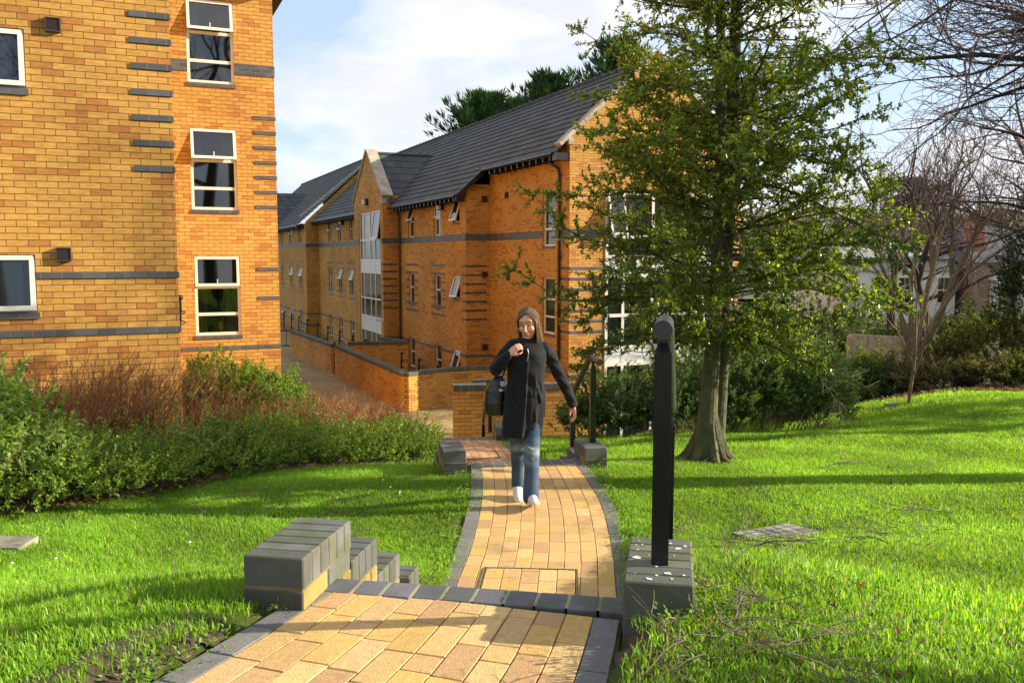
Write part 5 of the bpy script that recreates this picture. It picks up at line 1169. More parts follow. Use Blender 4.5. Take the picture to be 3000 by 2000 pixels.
shrub('hedge_shrub', 'dark overgrown hedge beyond the wooden fence, before the white house', [((13.0, 31, -3.6), (2.2, 1.2, 1.0), 300), ((16.5, 33, -3.6), (2.2, 1.2, 1.1), 300), ((19.0, 36, -3.5), (2.4, 1.2, 1.2), 300)], [(.05, .08, .03), (.08, .10, .04)], **kw)
shrub('hedge_shrub', 'brown and green hedge beyond the fence, before the brown stone house', [((20.5, 33, -3.4), (2.2, 1.2, 1.1), 300), ((24.0, 37, -3.3), (2.4, 1.2, 1.2), 300), ((17.0, 29, -3.5), (1.6, 1.0, .8), 200)], [(.07, .08, .035), (.10, .085, .05)], **kw)
shrub('hedge_shrub', 'hedge seen through the lower holly leaves, left of the wooden fence', [((9.0, 30, -4.0), (2.4, 1.2, 1.3), 300), ((11.5, 34, -3.8), (2.4, 1.2, 1.2), 300), ((7.2, 33, -4.2), (2.0, 1.2, 1.4), 200), ((14.5, 40, -3.6), (3.4, 1.2, 1.6), 300)], [(.05, .09, .03), (.09, .10, .05)], **kw)
# far hillside of woodland and the pine on its skyline
hv = MB(); 
def hill(x, y): return -4.3+7.6*math.exp(-((y-150)/50)**2)*(.65+.35*math.exp(-((x-75)/60)**2)+.06*math.sin(x*.09)+.04*math.sin(x*.23+2))
xs_ = np.linspace(-60, 240, 76); ys_ = np.linspace(75, 230, 30); GXh, GYh = np.meshgrid(xs_, ys_); Zh = np.vectorize(hill)(GXh, GYh); Vh = np.stack([GXh, GYh, Zh], 2).reshape(-1, 3); Ih = np.arange(len(Vh)).reshape(GXh.shape)
tag(npmesh('hill', Vh, np.stack([Ih[:-1, :-1], Ih[:-1, 1:], Ih[1:, 1:], Ih[1:, :-1]], 2).reshape(-1, 4), simple('wooded_hill', (.07, .065, .045), .95, noise=.4, nscale=.2, bump=1, bscale=2), smooth=True), kind='structure')
P, D, Sx = [], [], []; rg = np.random.default_rng(5)
for i in range(1500):
    x, y = rg.uniform(-5, 170), rg.uniform(82, 150); z = hill(x, y); r_ = rg.uniform(1.2, 2.6); v = rg.normal(size=(46, 3)); v /= np.linalg.norm(v, axis=1, keepdims=True); v[:, 2] = abs(v[:, 2])
    P.append(np.array([x, y, z+r_*.9])+v*r_*rg.random((46, 1))**.4*np.array([1, 1, 1.5])); D.append(v+rg.normal(size=(46, 3))*.5+np.array([0, 0, .6])); Sx.append(rg.uniform(.5, 1.2, 46))
P, D, Sx = np.concatenate(P), np.concatenate(D), np.concatenate(Sx); nP = len(P)
cw = np.repeat(pick([(.10, .075, .06), (.085, .07, .06), (.05, .065, .03), (.035, .05, .025), (.12, .09, .07)], 1500, .2), 46, 0)
tag(leaf_mesh('woodland', P, D, rv(nP), Sx, .22, cw, M['leaf']), 'far-off wooded hillside of bare and evergreen trees on the right skyline', 'woodland', kind='stuff')
base = (41, 92, hill(41, 92)-.5); root = empty('pine_tree', base, 0, 'flat-topped pine standing above the far trees on the skyline', 'tree'); st = [(base, (41.2, 92, 6.6), .35, .15)]; P, D, Sx = [], [], []
for i in range(70):
    an = random.random()*6.28; zz = random.choice((4.6, 5.6, 6.6, 7.3))+random.uniform(-.15, .15); rr = random.uniform(.3, 2.7)*(1 if zz < 7 else .55); e = Vector((41.2+rr*math.cos(an), 92+rr*math.sin(an), zz+.2)); st.append(((41.2, 92, zz-.7), tuple(e), .08, .03))
    for k in range(60): v = Vector((random.gauss(0, .35), random.gauss(0, .35), random.gauss(0, .13))); P.append(tuple(e+v)); D.append((random.gauss(0, 1), random.gauss(0, 1), random.gauss(.4, .4))); Sx.append(random.uniform(.3, .6))
seg_mesh('trunk', st, M['barkdark'], root, 5, base); leaf_mesh('foliage', np.array(P), np.array(D), rv(len(P)), np.array(Sx), .3, pick([(.03, .05, .03)], len(P)), M['leaf'], root, base)

# ------------------------------------------------------------------ grass, litter and twigs
pc = bpy.data.collections.new('grass_patches')
def patch(seed, n=230, h=(.02, .046), r=.15):
    rg = np.random.default_rng(seed); q = np.sqrt(rg.random(n))*r; a = rg.random(n)*6.283; b0 = np.stack([q*np.cos(a), q*np.sin(a), np.full(n, -.012)], 1)
    hh = rg.uniform(*h, n)[:, None]; a2_ = rg.random(n)*6.283; lean = np.stack([np.cos(a2_), np.sin(a2_), np.zeros(n)], 1); side = np.stack([-np.sin(a2_), np.cos(a2_), np.zeros(n)], 1)
    w = rg.uniform(.0016, .003, n)[:, None]; ln = rg.uniform(.15, .8, n)[:, None]; up = np.array([[0, 0, 1.]])
    m1 = b0+up*hh*.6+lean*hh*ln*.25; tp = b0+up*hh*(1.05-.3*ln)+lean*hh*ln
    Vv = np.stack([b0-side*w, b0+side*w, m1+side*w*.8, m1-side*w*.8, tp], 1).reshape(-1, 3); k = (np.arange(n)*5)[:, None]
    Ff = np.concatenate([k+np.array([[0, 1, 2]]), k+np.array([[0, 2, 3]]), k+np.array([[3, 2, 4]])], 1).reshape(-1, 3)
    c = pick([(.21, .42, .025), (.26, .47, .03), (.17, .36, .02), (.34, .50, .06), (.13, .30, .018)], n, .15); dry = rg.random(n) < .035; c[dry] = (.34, .29, .14)
    o = npmesh('grass_patch', Vv, Ff, M['grass'], col=np.repeat(c, 3, 0)); COL.objects.unlink(o); pc.objects.link(o)
for sd_ in range(4): patch(sd_)
def lawn_ok(x, y):
    d, pz, hw = pathinfo(x, y); ok = d > hw+.005
    a = x*CT+y*ST; b_ = -x*ST+y*CT
    ok &= ~((b_ > 11.6) & (a < .7)) & ~((b_ > 18.6) & (a < 3)) & ~((a > 4.0) & (b_ > 14.9) & (a < 8.6)) & ~((b_ > 22.1) & (a > 8))
    ok &= ~((x < -.9) & (y > 6.3+1.05*(x+4.2)*1.35) & (y > 5.9))                                  # hedge bed
    ok &= ~((y > 18.4-.42*(x-8)) & (x > 6.4))                                                    # right bed
    ok &= ~(((x-2.35)/1.9)**2+((y-13.5)/.9)**2 < .8) & ~(((x-4.3)/1.5)**2+((y-14.0)/.9)**2 < .8)
    for (P_, D_, L_) in ((Vector((-.80, 2.88)), D1, 1.35), (Vector((.45, 2.64)), D1, 1.6), (Vector((.81, 8.38)), D2, 1.3), (Vector((-.53, 8.1)), D2, 1.3)):
        u = (x-P_.x)*D_.x+(y-P_.y)*D_.y; v_ = (x-P_.x)*D_.y-(y-P_.y)*D_.x; ok &= ~((u > -.02) & (u < L_) & (abs(v_) < .12))
    ok &= ~((d < hw+.05+.10*(np.sin(x*9+y*5)*.5+.5)) & (y < 2.75) & (x < 0)) & ~((d < hw+.10+.08*np.sin(y*6)) & (y < 2.7) & (x > 0))
    cxs, cys = 1.86, 5.88; ok &= ~((abs(x-cxs)/.42+abs(y-cys)/.36) < 1.05+.12*np.sin(x*23)*np.sin(y*19))
    return ok
rg = np.random.default_rng(3); PX, PY, PS = [], [], []
for (x0, x1, y0, y1, st_, sc_) in ((-4.6, 4.6, 1.2, 6.0, .105, .95), (-5, 7, 6.0, 10, .125, 1.05), (-3, 11, 10, 15, .18, 1.4), (-1, 15, 15, 24, .28, 2.1)):
    X_, Y_ = np.meshgrid(np.arange(x0, x1, st_), np.arange(y0, y1, st_)); X_ = X_.ravel()+rg.uniform(-.5, .5, X_.size)*st_; Y_ = Y_.ravel()+rg.uniform(-.5, .5, Y_.size)*st_
    k = lawn_ok(X_, Y_) & (abs(X_) < Y_*.66+.4); X_, Y_ = X_[k], Y_[k]; PX.append(X_); PY.append(Y_); PS.append(np.full(len(X_), sc_)*rg.uniform(.75, 1.2, len(X_)))
PX, PY, PS = map(np.concatenate, (PX, PY, PS)); PZ = terr(PX, PY); print('grass patches', len(PX))
PS *= .8+.35*(np.sin(PX*3.1+PY*1.3)*np.sin(PY*2.7-PX)*.5+.5)
me = bpy.data.meshes.new('grass'); me.vertices.add(len(PX)); me.vertices.foreach_set('co', np.stack([PX, PY, PZ], 1).astype('f').ravel())
at = me.attributes.new('scl', 'FLOAT', 'POINT'); at.data.foreach_set('value', PS.astype('f')); at = me.attributes.new('rotz', 'FLOAT', 'POINT'); at.data.foreach_set('value', (rg.random(len(PX))*6.283).astype('f'))
go = bpy.data.objects.new('grass', me); COL.objects.link(go); tag(go, 'short bright green lawn grass on both sides of the path', 'grass', kind='stuff')
gn = bpy.data.node_groups.new('grass_scatter', 'GeometryNodeTree'); gn.interface.new_socket('Geometry', in_out='INPUT', socket_type='NodeSocketGeometry'); gn.interface.new_socket('Geometry', in_out='OUTPUT', socket_type='NodeSocketGeometry')
gi, gout = gn.nodes.new('NodeGroupInput'), gn.nodes.new('NodeGroupOutput'); ip = gn.nodes.new('GeometryNodeInstanceOnPoints'); ci = gn.nodes.new('GeometryNodeCollectionInfo')
ci.inputs['Collection'].default_value = pc; ci.inputs['Separate Children'].default_value = True; ci.inputs['Reset Children'].default_value = True; ip.inputs['Pick Instance'].default_value = True
a1_ = gn.nodes.new('GeometryNodeInputNamedAttribute'); a1_.data_type = 'FLOAT'; a1_.inputs[0].default_value = 'scl'; a2n = gn.nodes.new('GeometryNodeInputNamedAttribute'); a2n.data_type = 'FLOAT'; a2n.inputs[0].default_value = 'rotz'
cx_ = gn.nodes.new('ShaderNodeCombineXYZ'); gn.links.new(a2n.outputs[0], cx_.inputs[2]); gn.links.new(gi.outputs[0], ip.inputs['Points']); gn.links.new(ci.outputs[0], ip.inputs['Instance']); gn.links.new(cx_.outputs[0], ip.inputs['Rotation']); gn.links.new(a1_.outputs[0], ip.inputs['Scale']); gn.links.new(ip.outputs[0], gout.inputs[0])
md = go.modifiers.new('scatter', 'NODES'); md.node_group = gn
# soil of the beds, as sheets following the ground
def soil_sheet(name, poly_ok, x0, x1, y0, y1, st_=.12, dz=.012, m_=None, kind='structure'):
    xs, ys = np.arange(x0, x1, st_), np.arange(y0, y1, st_); A, B_ = np.meshgrid(xs, ys); Z = terr(A, B_)+dz; I_ = np.arange(A.size).reshape(A.shape); ok = poly_ok(A, B_)
    k = ok[:-1, :-1] & ok[:-1, 1:] & ok[1:, 1:] & ok[1:, :-1]; F_ = np.stack([I_[:-1, :-1], I_[:-1, 1:], I_[1:, 1:], I_[1:, :-1]], 2)[k]
    return tag(npmesh(name, np.stack([A, B_, Z], 2).reshape(-1, 3), F_, m_ or M['soil'], smooth=True), kind=kind)
soil_sheet('soil', lambda x, y: (y > 6.15+1.05*(x+4.2)*1.35+.1*np.sin(x*7)) & (x < -1.0) & ((-x*ST+y*CT < 11.65) | (x*CT+y*ST > .65)) & (x*CT+y*ST < 3.9+.0*x) & ((-x*ST+y*CT < 18.9) | (x*CT+y*ST > 3.0)), -7, -.9, 5.2, 19)
soil_sheet('soil', lambda x, y: (y > 18.2-.42*(x-8)+.12*np.sin(x*5)) & (x > 6.2+.02*y), 6, 17, 14, 26, .2, .02)
soil_sheet('soil', lambda x, y: (lambda d, pz, hw: (d > hw+.0) & (d < hw+.24))(*pathinfo(x, y)), -2.2, 1.6, .8, 2.8, .05, .004)
soil_sheet('soil', lambda x, y: (abs(x-1.86)/.42+abs(y-5.88)/.36) < 1.12, 1.2, 2.5, 5.3, 6.5, .05, .003)
soil_sheet('soil', lambda x, y: (((x-2.35)/2.1)**2+((y-13.4)/1.15)**2 < 1) | (((x-4.4)/1.6)**2+((y-14.0)/1.1)**2 < 1), .2, 6.6, 12, 16, .1)
def litter(name, label, n, fn, size, pal, seed, lift=.02):
    rg = np.random.default_rng(seed); x, y = fn(rg, n); z = terr(x, y)+lift+rg.random(len(x))*.02; D_ = np.stack([rg.normal(size=len(x)), rg.normal(size=len(x)), rg.normal(size=len(x))*.3], 1)
    o = leaf_mesh(name, np.stack([x, y, z], 1), D_, rv(len(x))*.4+np.array([0, 0, 1.]), rg.uniform(*size, len(x)), .6, pick(pal, len(x), .25), M['leaf']); return tag(o, label, 'leaves', kind='stuff')
litter('leaf_litter', 'brown fallen leaves along the front of the right-hand bed', 5200, lambda r, n: ((lambda x: (x, 18.2-.42*(x-8)+r.gamma(2, .35, n)+.0))(r.uniform(6.3, 14, n))), (.06, .13), [(.15, .07, .04), (.21, .11, .06), (.10, .05, .03), (.28, .17, .10)], 9)
litter('leaf_litter', 'dead leaves and stalks under the low hedge mounds', 1500, lambda r, n: ((lambda x: (x, 6.1+1.4*(x+4.2)+r.normal(0, .14, n)))(r.uniform(-4.3, -1.3, n))), (.03, .06), [(.20, .12, .06), (.28, .19, .10), (.13, .08, .04)], 10)
litter('leaf_litter', 'scattered brown leaves around the near right-hand plinth', 150, lambda r, n: (r.normal(.80, .3, n), r.normal(2.8, .6, n)), (.012, .03), [(.16, .08, .03), (.10, .055, .03), (.24, .11, .04)], 11)
# weeds creeping over the path edges
def weeds(label, pts, n, seed, r=.1):
    rg = np.random.default_rng(seed); P, D_ = [], []
    for i in range(n):
        k = rg.integers(0, len(pts)-1); t_ = rg.random(); x = pts[k][0]*(1-t_)+pts[k+1][0]*t_+rg.normal()*r; y = pts[k][1]*(1-t_)+pts[k+1][1]*t_+rg.normal()*r; z = max(H(x, y), -9)+.01+rg.random()*.04
        m_ = 16; a = rg.normal(size=(m_, 3)); P.append(np.array([x, y, z])+a*[.025, .025, .012]); D_.append(a*[1, 1, .5]+[0, 0, .5])
    P, D_ = np.concatenate(P), np.concatenate(D_); return tag(leaf_mesh('weeds', P, D_, rv(len(P))*.5+np.array([0, 0, 1.]), rg.uniform(.012, .024, len(P)), .6, pick([(.17, .32, .03), (.12, .24, .03), (.20, .30, .06)], len(P)), M['leaf']), label, 'weeds', kind='stuff')
weeds('bright green weeds along the left kerb below the near left block', [(-.74, 2.80), (-.80, 2.62), (-.95, 2.42), (-1.05, 2.2)], 90, 1, .045)
weeds('small weeds along the right edge of the sunlit path', [(.78, 5.6), (.86, 6.2), (.88, 7.0), (.84, 7.8), (.74, 8.3)], 120, 2, .06)
weeds('small weeds along the left edge of the sunlit path', [(-.52, 5.0), (-.47, 5.6), (-.42, 6.4), (-.40, 7.2), (-.44, 8.0)], 90, 3, .05)
weeds('weeds by the near right-hand plinth', [(.62, 2.6), (.62, 2.9), (.5, 2.4)], 22, 4, .04)
# patches of bare earth where the turf is worn
def worn(x, y, r, seed):
    n = 22; rr = random.Random(seed); mb = MB(); mb.poly([(x+r*math.cos(6.283*i/n)*rr.uniform(.7, 1.15), y+r*.7*math.sin(6.283*i/n)*rr.uniform(.7, 1.15), H(x, y)+.006) for i in range(n)]); return mb
def fallen(label, x, y, rz, L_, r, seed, col='twigpur', lv=2):
    random.seed(seed); S = {i: [] for i in range(10)}; z = H(x, y)+.03; bare((x, y, z), (math.cos(rz), math.sin(rz), .02), L_, r, lv, S, wob=.13, up=0, nch=(2, 4), spread=.7, ratio=.6, minr=.0012)
    sg = []
    for s in [s for k in range(10) for s in S[k]]:
        a, b_ = s[0], s[1]; ha, hb = H(a[0], a[1]), H(b_[0], b_[1]); a = (a[0], a[1], ha+.02+min(abs(a[2]-z)*.5, .05)); b_ = (b_[0], b_[1], hb+.02+min(abs(b_[2]-z)*.5, .05)); sg.append((a, b_, s[2], s[3]))
    o = seg_mesh('fallen_twig', sg, M[col], None, 4, (x, y, z)); o.location = (x, y, z); return tag(o, label, 'twig', 'fallen twigs on the lawn')
fl = [('twiggy fallen branch lying across the grey slab in the lawn', 1.95, 5.55, 2.2, .5, .006), ('long dark twig in the grass below the grey slab', 1.2, 5.0, .1, .8, .007), ('tangle of thin twigs right of the grey slab', 2.3, 5.5, .3, .7, .005), ('forked twig in the grass between the near plinth and the slab', 1.35, 4.5, .9, .6, .006),
      ('pale twig leaning on the front of the near right plinth', .66, 2.55, 1.2, .3, .005), ('dark twig at the right edge of the lawn, in sunlight', 3.1, 4.6, .15, .7, .006), ('thin twig in the grass right of the holly roots', 3.0, 8.6, .2, .7, .005), ('small twig in the lawn behind the nearest left block', -1.4, 6.2, .4, .5, .005),
      ('curled twig at the hedge foot on the left lawn', -2.5, 7.2, .2, .6, .005), ('fine twigs in the near left lawn', -2.2, 3.6, .9, .6, .004), ('thin bare twigs at the bottom edge of the right lawn', .75, 2.35, .6, .5, .004), ('short twigs beside the bare patch in the right lawn', 3.3, 6.5, 2.8, .6, .005), ('thin twig lying at the foot of the holly', 1.4, 8.7, 2.9, .5, .005), ('brown twig snaking in the grass in front of the slab', 1.75, 4.9, 2.6, .7, .006)]
for i, (lb, x, y, rz, L_, r) in enumerate(fl): fallen(lb, x, y, rz, L_*.55, r*.8, 50+i, 'twigpur' if i % 3 else 'barkpale')
def tangle(label, spots, n, seed, col='twigpur', hh=.06, L_=(.15, .4)):
    rg = random.Random(seed); sg = []
    for i in range(n):
        x, y, r = rg.choice(spots); x += rg.gauss(0, r*.6); y += rg.gauss(0, r*.5); z = H(x, y)+rg.uniform(.01, hh); an = rg.random()*6.283
        pts, dd = wander((x, y, z), (math.cos(an), math.sin(an), rg.uniform(-.05, .12)), rg.uniform(*L_), rg.uniform(.0018, .0038), .001, 6, .14, sg, -.005, rg)
        for q in pts[2:5]: wander(q, dd+Vector((rg.gauss(0, .8), rg.gauss(0, .8), rg.gauss(.1, .25))), rg.uniform(.05, .16), .0014, .0007, 3, .2, sg, 0, rg)
    x, y, _ = spots[0]; o = seg_mesh('fallen_twig', sg, M[col], None, 3, (x, y, H(x, y))); o.location = (x, y, H(x, y)); return tag(o, label, 'twigs', 'fallen twigs on the lawn', 'stuff')
tangle('reddish brown tangle of twigs over and below the grey slab', [(1.85, 5.75, .35), (1.5, 5.15, .35), (2.1, 5.2, .35), (1.3, 6.1, .25), (2.5, 5.6, .3)], 85, 1)
tangle('pale dry twigs on the bare soil beside the near right plinth', [(.62, 2.45, .12), (.68, 2.75, .1), (.75, 2.2, .15), (.5, 2.2, .1)], 34, 2, 'barkpale', .08, (.12, .3))
tangle('scattered thin twigs on the right lawn beyond the slab', [(2.9, 6.6, .4), (3.6, 5.4, .4), (2.2, 7.4, .4), (1.9, 8.9, .3), (3.1, 4.2, .3)], 46, 3)
tangle('few thin twigs on the near left lawn', [(-2.0, 3.4, .4), (-1.6, 4.4, .3), (-2.3, 6.9, .3)], 18, 4)
# daisies
dm = simple('white_petals', (.75, .74, .68), .6); first = None
for i, (x, y) in enumerate([(-1.05, 7.5), (-1.15, 7.75), (-1.45, 7.2), (-.95, 7.35), (-1.75, 7.0), (-2.75, 5.2), (-1.9, 4.6), (-2.9, 5.0), (2.9, 3.6), (-2.2, 5.9)]):
    if first is None:
        mb = MB(); mb.ball((0, 0, .034), .010, 8, 4, (1, 1, .5)); mb.tube([(0, 0, -.01), (0, 0, .031)], .0015, 4); first = o = mb.build('daisy', dm)
    else: o = first.copy(); COL.objects.link(o)
    o.location = (x, y, H(x, y)); tag(o, ['tiny white daisy in the far left lawn, middle of the three closest to the path', 'tiny white daisy in the left lawn, farthest from the camera', 'tiny white daisy in the left lawn, beside the long shadow band', 'tiny white daisy in the left lawn, nearest to the sunlit path kerb', 'tiny white daisy in the middle of the left lawn before the hedge', 'tiny white daisy just right of the pale slab at the left edge', 'tiny white daisy left of the nearest left block, nearest to the camera', 'tiny white daisy directly below the pale slab at the left edge', 'tiny white daisy alone in the right lawn, in front of the slab', 'tiny white daisy between the hedge and the nearest left block'][i], 'daisy', 'daisies in the lawn')
# kerb lying in the left lawn
q = MB(); z_ = H(-3.35, 5.5); q.box((-3.9, 5.42, z_-.1), (-3.1, 5.66, z_+.035), RZ(0), None, (.28, .25, .19)); tag(q.build('paving_slab', M['bluebrick']), 'end of a pale paved strip at the left edge of the lawn', 'paving')

# ------------------------------------------------------------------ the woman walking up the path
PR = Vector((.11, 7.05, ZP)); person = empty('person', tuple(PR), 0, 'woman walking up the path in black knee-length coat, blue jeans and white trainers, looking down', 'person')
person['label'] = 'woman walking up the brick path in a black coat, blue jeans and white trainers'
def finish(mb, name, mat_, voxel, smooth=6, colfn=None, parent=None, sub=0):
    me = bpy.data.meshes.new(name+'_raw'); me.from_pydata(mb.v, [], mb.f); import bmesh
    bm = bmesh.new(); bm.from_mesh(me); bmesh.ops.remove_doubles(bm, verts=bm.verts, dist=1e-5); bmesh.ops.recalc_face_normals(bm, faces=bm.faces); bm.to_mesh(me); bm.free()
    o = bpy.data.objects.new('tmp', me); COL.objects.link(o); m1 = o.modifiers.new('r', 'REMESH'); m1.mode = 'VOXEL'; m1.voxel_size = voxel; m1.use_smooth_shade = True
    m2 = o.modifiers.new('s', 'SMOOTH'); m2.iterations = smooth; m2.factor = .5
    dg = bpy.context.evaluated_depsgraph_get(); dg.update(); nm = bpy.data.meshes.new_from_object(o.evaluated_get(dg)); bpy.data.objects.remove(o); nm.name = name
    nm.polygons.foreach_set('use_smooth', [True]*len(nm.polygons))
    V = np.empty(len(nm.vertices)*3, 'f'); nm.vertices.foreach_get('co', V); V = V.reshape(-1, 3)
    if colfn is not None:
        c = np.ones((len(V), 4), 'f'); c[:, :3] = colfn(V); ca = nm.color_attributes.new('Col', 'FLOAT_COLOR', 'POINT'); ca.data.foreach_set('color', c.ravel())
    nm.materials.clear(); nm.materials.append(mat_); r = bpy.data.objects.new(name, nm); COL.objects.link(r); r.parent = parent if parent is not None else person
    return r
def limb(mb, pts, rad, n=14):
    mb.tube(pts, rad, n)
    for p, r in zip(pts, rad): mb.ball(p, r*.985, 12, 8)
def loft(mb, rings, n=28):
    """rings: (z, cx, cy, rx, ry) closed solid"""
    P = [[(cx+rx*math.cos(2*math.pi*j/n), cy+ry*math.sin(2*math.pi*j/n), z) for j in range(n)] for z, cx, cy, rx, ry in rings]
    for a, b_ in zip(P[:-1], P[1:]):
        for j in range(n): k = (j+1) % n; mb.poly([a[j], a[k], b_[k], b_[j]])
    mb.poly(P[0][::-1]); mb.poly(P[-1])
HC = Vector((.018, -.012, 1.462)); Rh = Matrix.Rotation(R(-16), 3, 'Z') @ Matrix.Rotation(R(14), 3, 'X') @ Matrix.Rotation(R(-3), 3, 'Y')
hp = lambda x, y, z: tuple(HC+Rh @ Vector((x, y, z)))
def hand(mb, w, d, nrm, side, curl=.5, s=.92):
    """wrist w, pointing direction d, palm normal nrm, thumb side"""
    w = Vector(w); d = Vector(d).normalized(); nrm = Vector(nrm); nrm = (nrm-d*nrm.dot(d)).normalized(); t_ = d.cross(nrm)*side
    P = lambda a, b_, c: tuple(w+(d*a+t_*b_+nrm*c)*s)
    for b0 in (-.028, -.010, .010, .027): limb(mb, [P(-.01, b0*.6, 0), P(.04, b0, 0), P(.082, b0*1.05, 0)], [.015*s, .0145*s, .0115*s], 8)
    for b0, ln in ((-.030, .056), (-.010, .070), (.011, .078), (.030, .070)):
        a0 = .085; k1, k2, k3 = curl*.5, curl*1.3, curl*2.0; p = Vector((a0, b0*1.05, 0)); q = [P(*p)]
        for sg, an in ((.42, k1), (.32, k2), (.26, k3)): p = p+Vector((math.cos(an)*ln*sg, 0, math.sin(an)*ln*sg)); q.append(P(*p))
        limb(mb, q, [.0085*s, .008*s, .0072*s, .006*s], 8)
    limb(mb, [P(.02, -.03, .004), P(.048, -.055, .012), P(.075, -.060, .022), P(.095, -.054, .03)][::1], [.013*s, .011*s, .0095*s, .0075*s], 8)
b_ = MB()
def hball(c, r, sc=(1, 1, 1)): b_.ball(hp(*c), r, 20, 14, sc, rot=Rh)
hball((0, .012, .028), .088, (.86, 1.06, 1.0)); hball((0, -.012, -.035), .068, (.90, .95, 1.12)); hball((0, -.040, -.092), .026, (1.15, .9, .8))
hball((-.036, -.055, -.02), .026); hball((.036, -.055, -.02), .026); hball((0, -.065, .045), .034, (1.6, .6, .8))
b_.tube([hp(0, -.080, .018), hp(0, -.094, -.012), hp(0, -.104, -.030)], [.008, .010, .0135], 10); hball((0, -.096, -.034), .0125, (1.35, .9, .8)); hball((0, -.083, -.062), .016, (1.5, .62, .55)); hball((0, -.082, -.060), .012, (1.9, .7, .5))
for sx in (-1, 1): hball((sx*.076, .01, -.005), .024, (.4, .8, 1.2))
limb(b_, [(.018, .02, 1.40), (.02, .02, 1.30), (.02, .02, 1.22)], [.050, .052, .075], 16)
loft(b_, [(.80, 0, .0, .13, .09), (.95, .0, 0, .115, .08), (1.12, .01, 0, .125, .09), (1.26, .02, .01, .15, .085), (1.31, .02, .015, .09, .06)])
loft(b_, [(.62, -.01, 0, .13, .10), (.82, -.0, 0, .14, .10)])
limb(b_, [(-.052, .02, .70), (-.060, .05, .52), (-.064, .095, .40), (-.064, .16, .25), (-.063, .215, .12)], [.065, .052, .042, .036, .03]); limb(b_, [(.042, 0, .70), (.046, -.04, .52), (.048, -.08, .38), (.045, -.10, .24), (.040, -.12, .10)], [.065, .052, .045, .04, .032])
limb(b_, [(-.10, .01, 1.27), (-.235, -.03, 1.11), (-.135, -.125, 1.235)], [.042, .034, .022]); limb(b_, [(.165, .02, 1.25), (.285, .09, 1.02), (.385, .13, .80)], [.042, .033, .022])
hand(b_, (-.130, -.130, 1.24), (.75, -.12, .62), (.35, .5, -.5), 1, 1.1); hand(b_, (.388, .132, .79), (.18, -.05, -1), (-.9, -.2, -.1), -1, .55)
SKIN = np.array((.66, .34, .205))
def skincol(V):
    c = np.tile(SKIN, (len(V), 1)); L_ = (V-np.array(HC)) @ np.array(Rh)                           # into the head's own axes
    x, y, z = L_[:, 0], L_[:, 1], L_[:, 2]; fr_ = y < -.045
    def sp(m_, col, k=1.0): c[m_] = c[m_]*(1-k)+np.array(col)*k
    for sx in (-1, 1):
        sp(fr_ & ((((x-sx*.033)/.021)**2+((z-.006-.004*(1-((x-sx*.033)/.02)**2))/.0052)**2) < 1), (.035, .02, .015), .9)   # lashes of the lowered eyes
        sp(fr_ & ((((x-sx*.033)/.022)**2+((z-.016)/.011)**2) < 1) & (z > .010), (.44, .22, .16), .6)
        sp(fr_ & ((((x-sx*.036)/.026)**2+((z-.034-.006*(1-((x-sx*.036)/.026)**2))/.0050)**2) < 1), (.07, .04, .025), .85)
        sp(fr_ & ((((x-sx*.040)/.026)**2+((z+.03)/.022)**2) < 1), (.70, .32, .24), .35)
        sp(fr_ & ((((x-sx*.006)/.004)**2+((z+.043)/.003)**2) < 1), (.2, .08, .06), .8)
    sp(fr_ & (((x/.025)**2+((z+.061)/.0085)**2) < 1), (.48, .13, .11), .8); sp(fr_ & (((x/.023)**2+((z+.061)/.0022)**2) < 1), (.18, .05, .045), .8)
    return c
M['skin'] = colmat('skin', .5, .05, 120, .04, 30, .4)
finish(b_, 'body', M['skin'], .0042, 3, skincol)
# coat
c_ = MB()
loft(c_, [(.555, -.035, .012, .160, .115), (.60, -.032, .01, .162, .117), (.72, -.02, .005, .166, .118), (.84, -.006, 0, .168, .12), (.93, .0, 0, .158, .112), (1.0, .0, 0, .149, .105), (1.08, .004, -.004, .150, .115), (1.16, .008, -.008, .155, .122), (1.23, .014, 0, .158, .112), (1.285, .02, .008, .148, .09), (1.325, .02, .015, .115, .072), (1.35, .019, .018, .085, .062)], 36)
limb(c_, [(-.095, .012, 1.285), (-.17, -.005, 1.21), (-.238, -.03, 1.105)], [.062, .058, .056], 16); limb(c_, [(-.238, -.03, 1.105), (-.19, -.085, 1.165), (-.142, -.122, 1.225)], [.056, .048, .040], 16)
limb(c_, [(.145, .015, 1.265), (.215, .05, 1.165), (.285, .09, 1.02)], [.062, .055, .050], 16); limb(c_, [(.285, .09, 1.02), (.34, .115, .91), (.388, .132, .795)], [.050, .044, .041], 16)
limb(c_, [(-.10, .035, 1.285), (.02, .05, 1.305), (.15, .035, 1.265)], [.055, .055, .055])
for k in range(9):                                             # soft folds from armpit and hip
    z0, z1 = random.uniform(.95, 1.2), random.uniform(.62, .9); a = random.uniform(3.5, 6.0)
    f = lambda z, r=1.0: (.0+(.155)*math.cos(a), .118*math.sin(a)*.97, z)
    c_.tube([f(z0), f((z0+z1)/2), f(z1)], [.004, .009, .004], 6)
c_.tube([(.012, -.118, 1.27), (.010, -.128, 1.15), (.004, -.115, 1.0), (-.004, -.126, .84), (-.03, -.112, .56)], [.007, .008, .008, .008, .008], 6)      # front placket
for sx, x0, x1 in ((1, .09, .13), (-1, -.13, -.10)): c_.tube([(x0, -.098, .97), (x1, -.085, .84)], [.009, .009], 6)                                        # pocket welts
M['coat'] = simple('black_wool_coat', (.011, .011, .012), .8, noise=.25, nscale=40, bump=.5, spec=.2, bscale=90)
M['coat'].node_tree.nodes['Principled BSDF'].inputs['Sheen Weight'].default_value = .06
coat = finish(c_, 'coat', M['coat'], .0065, 4)
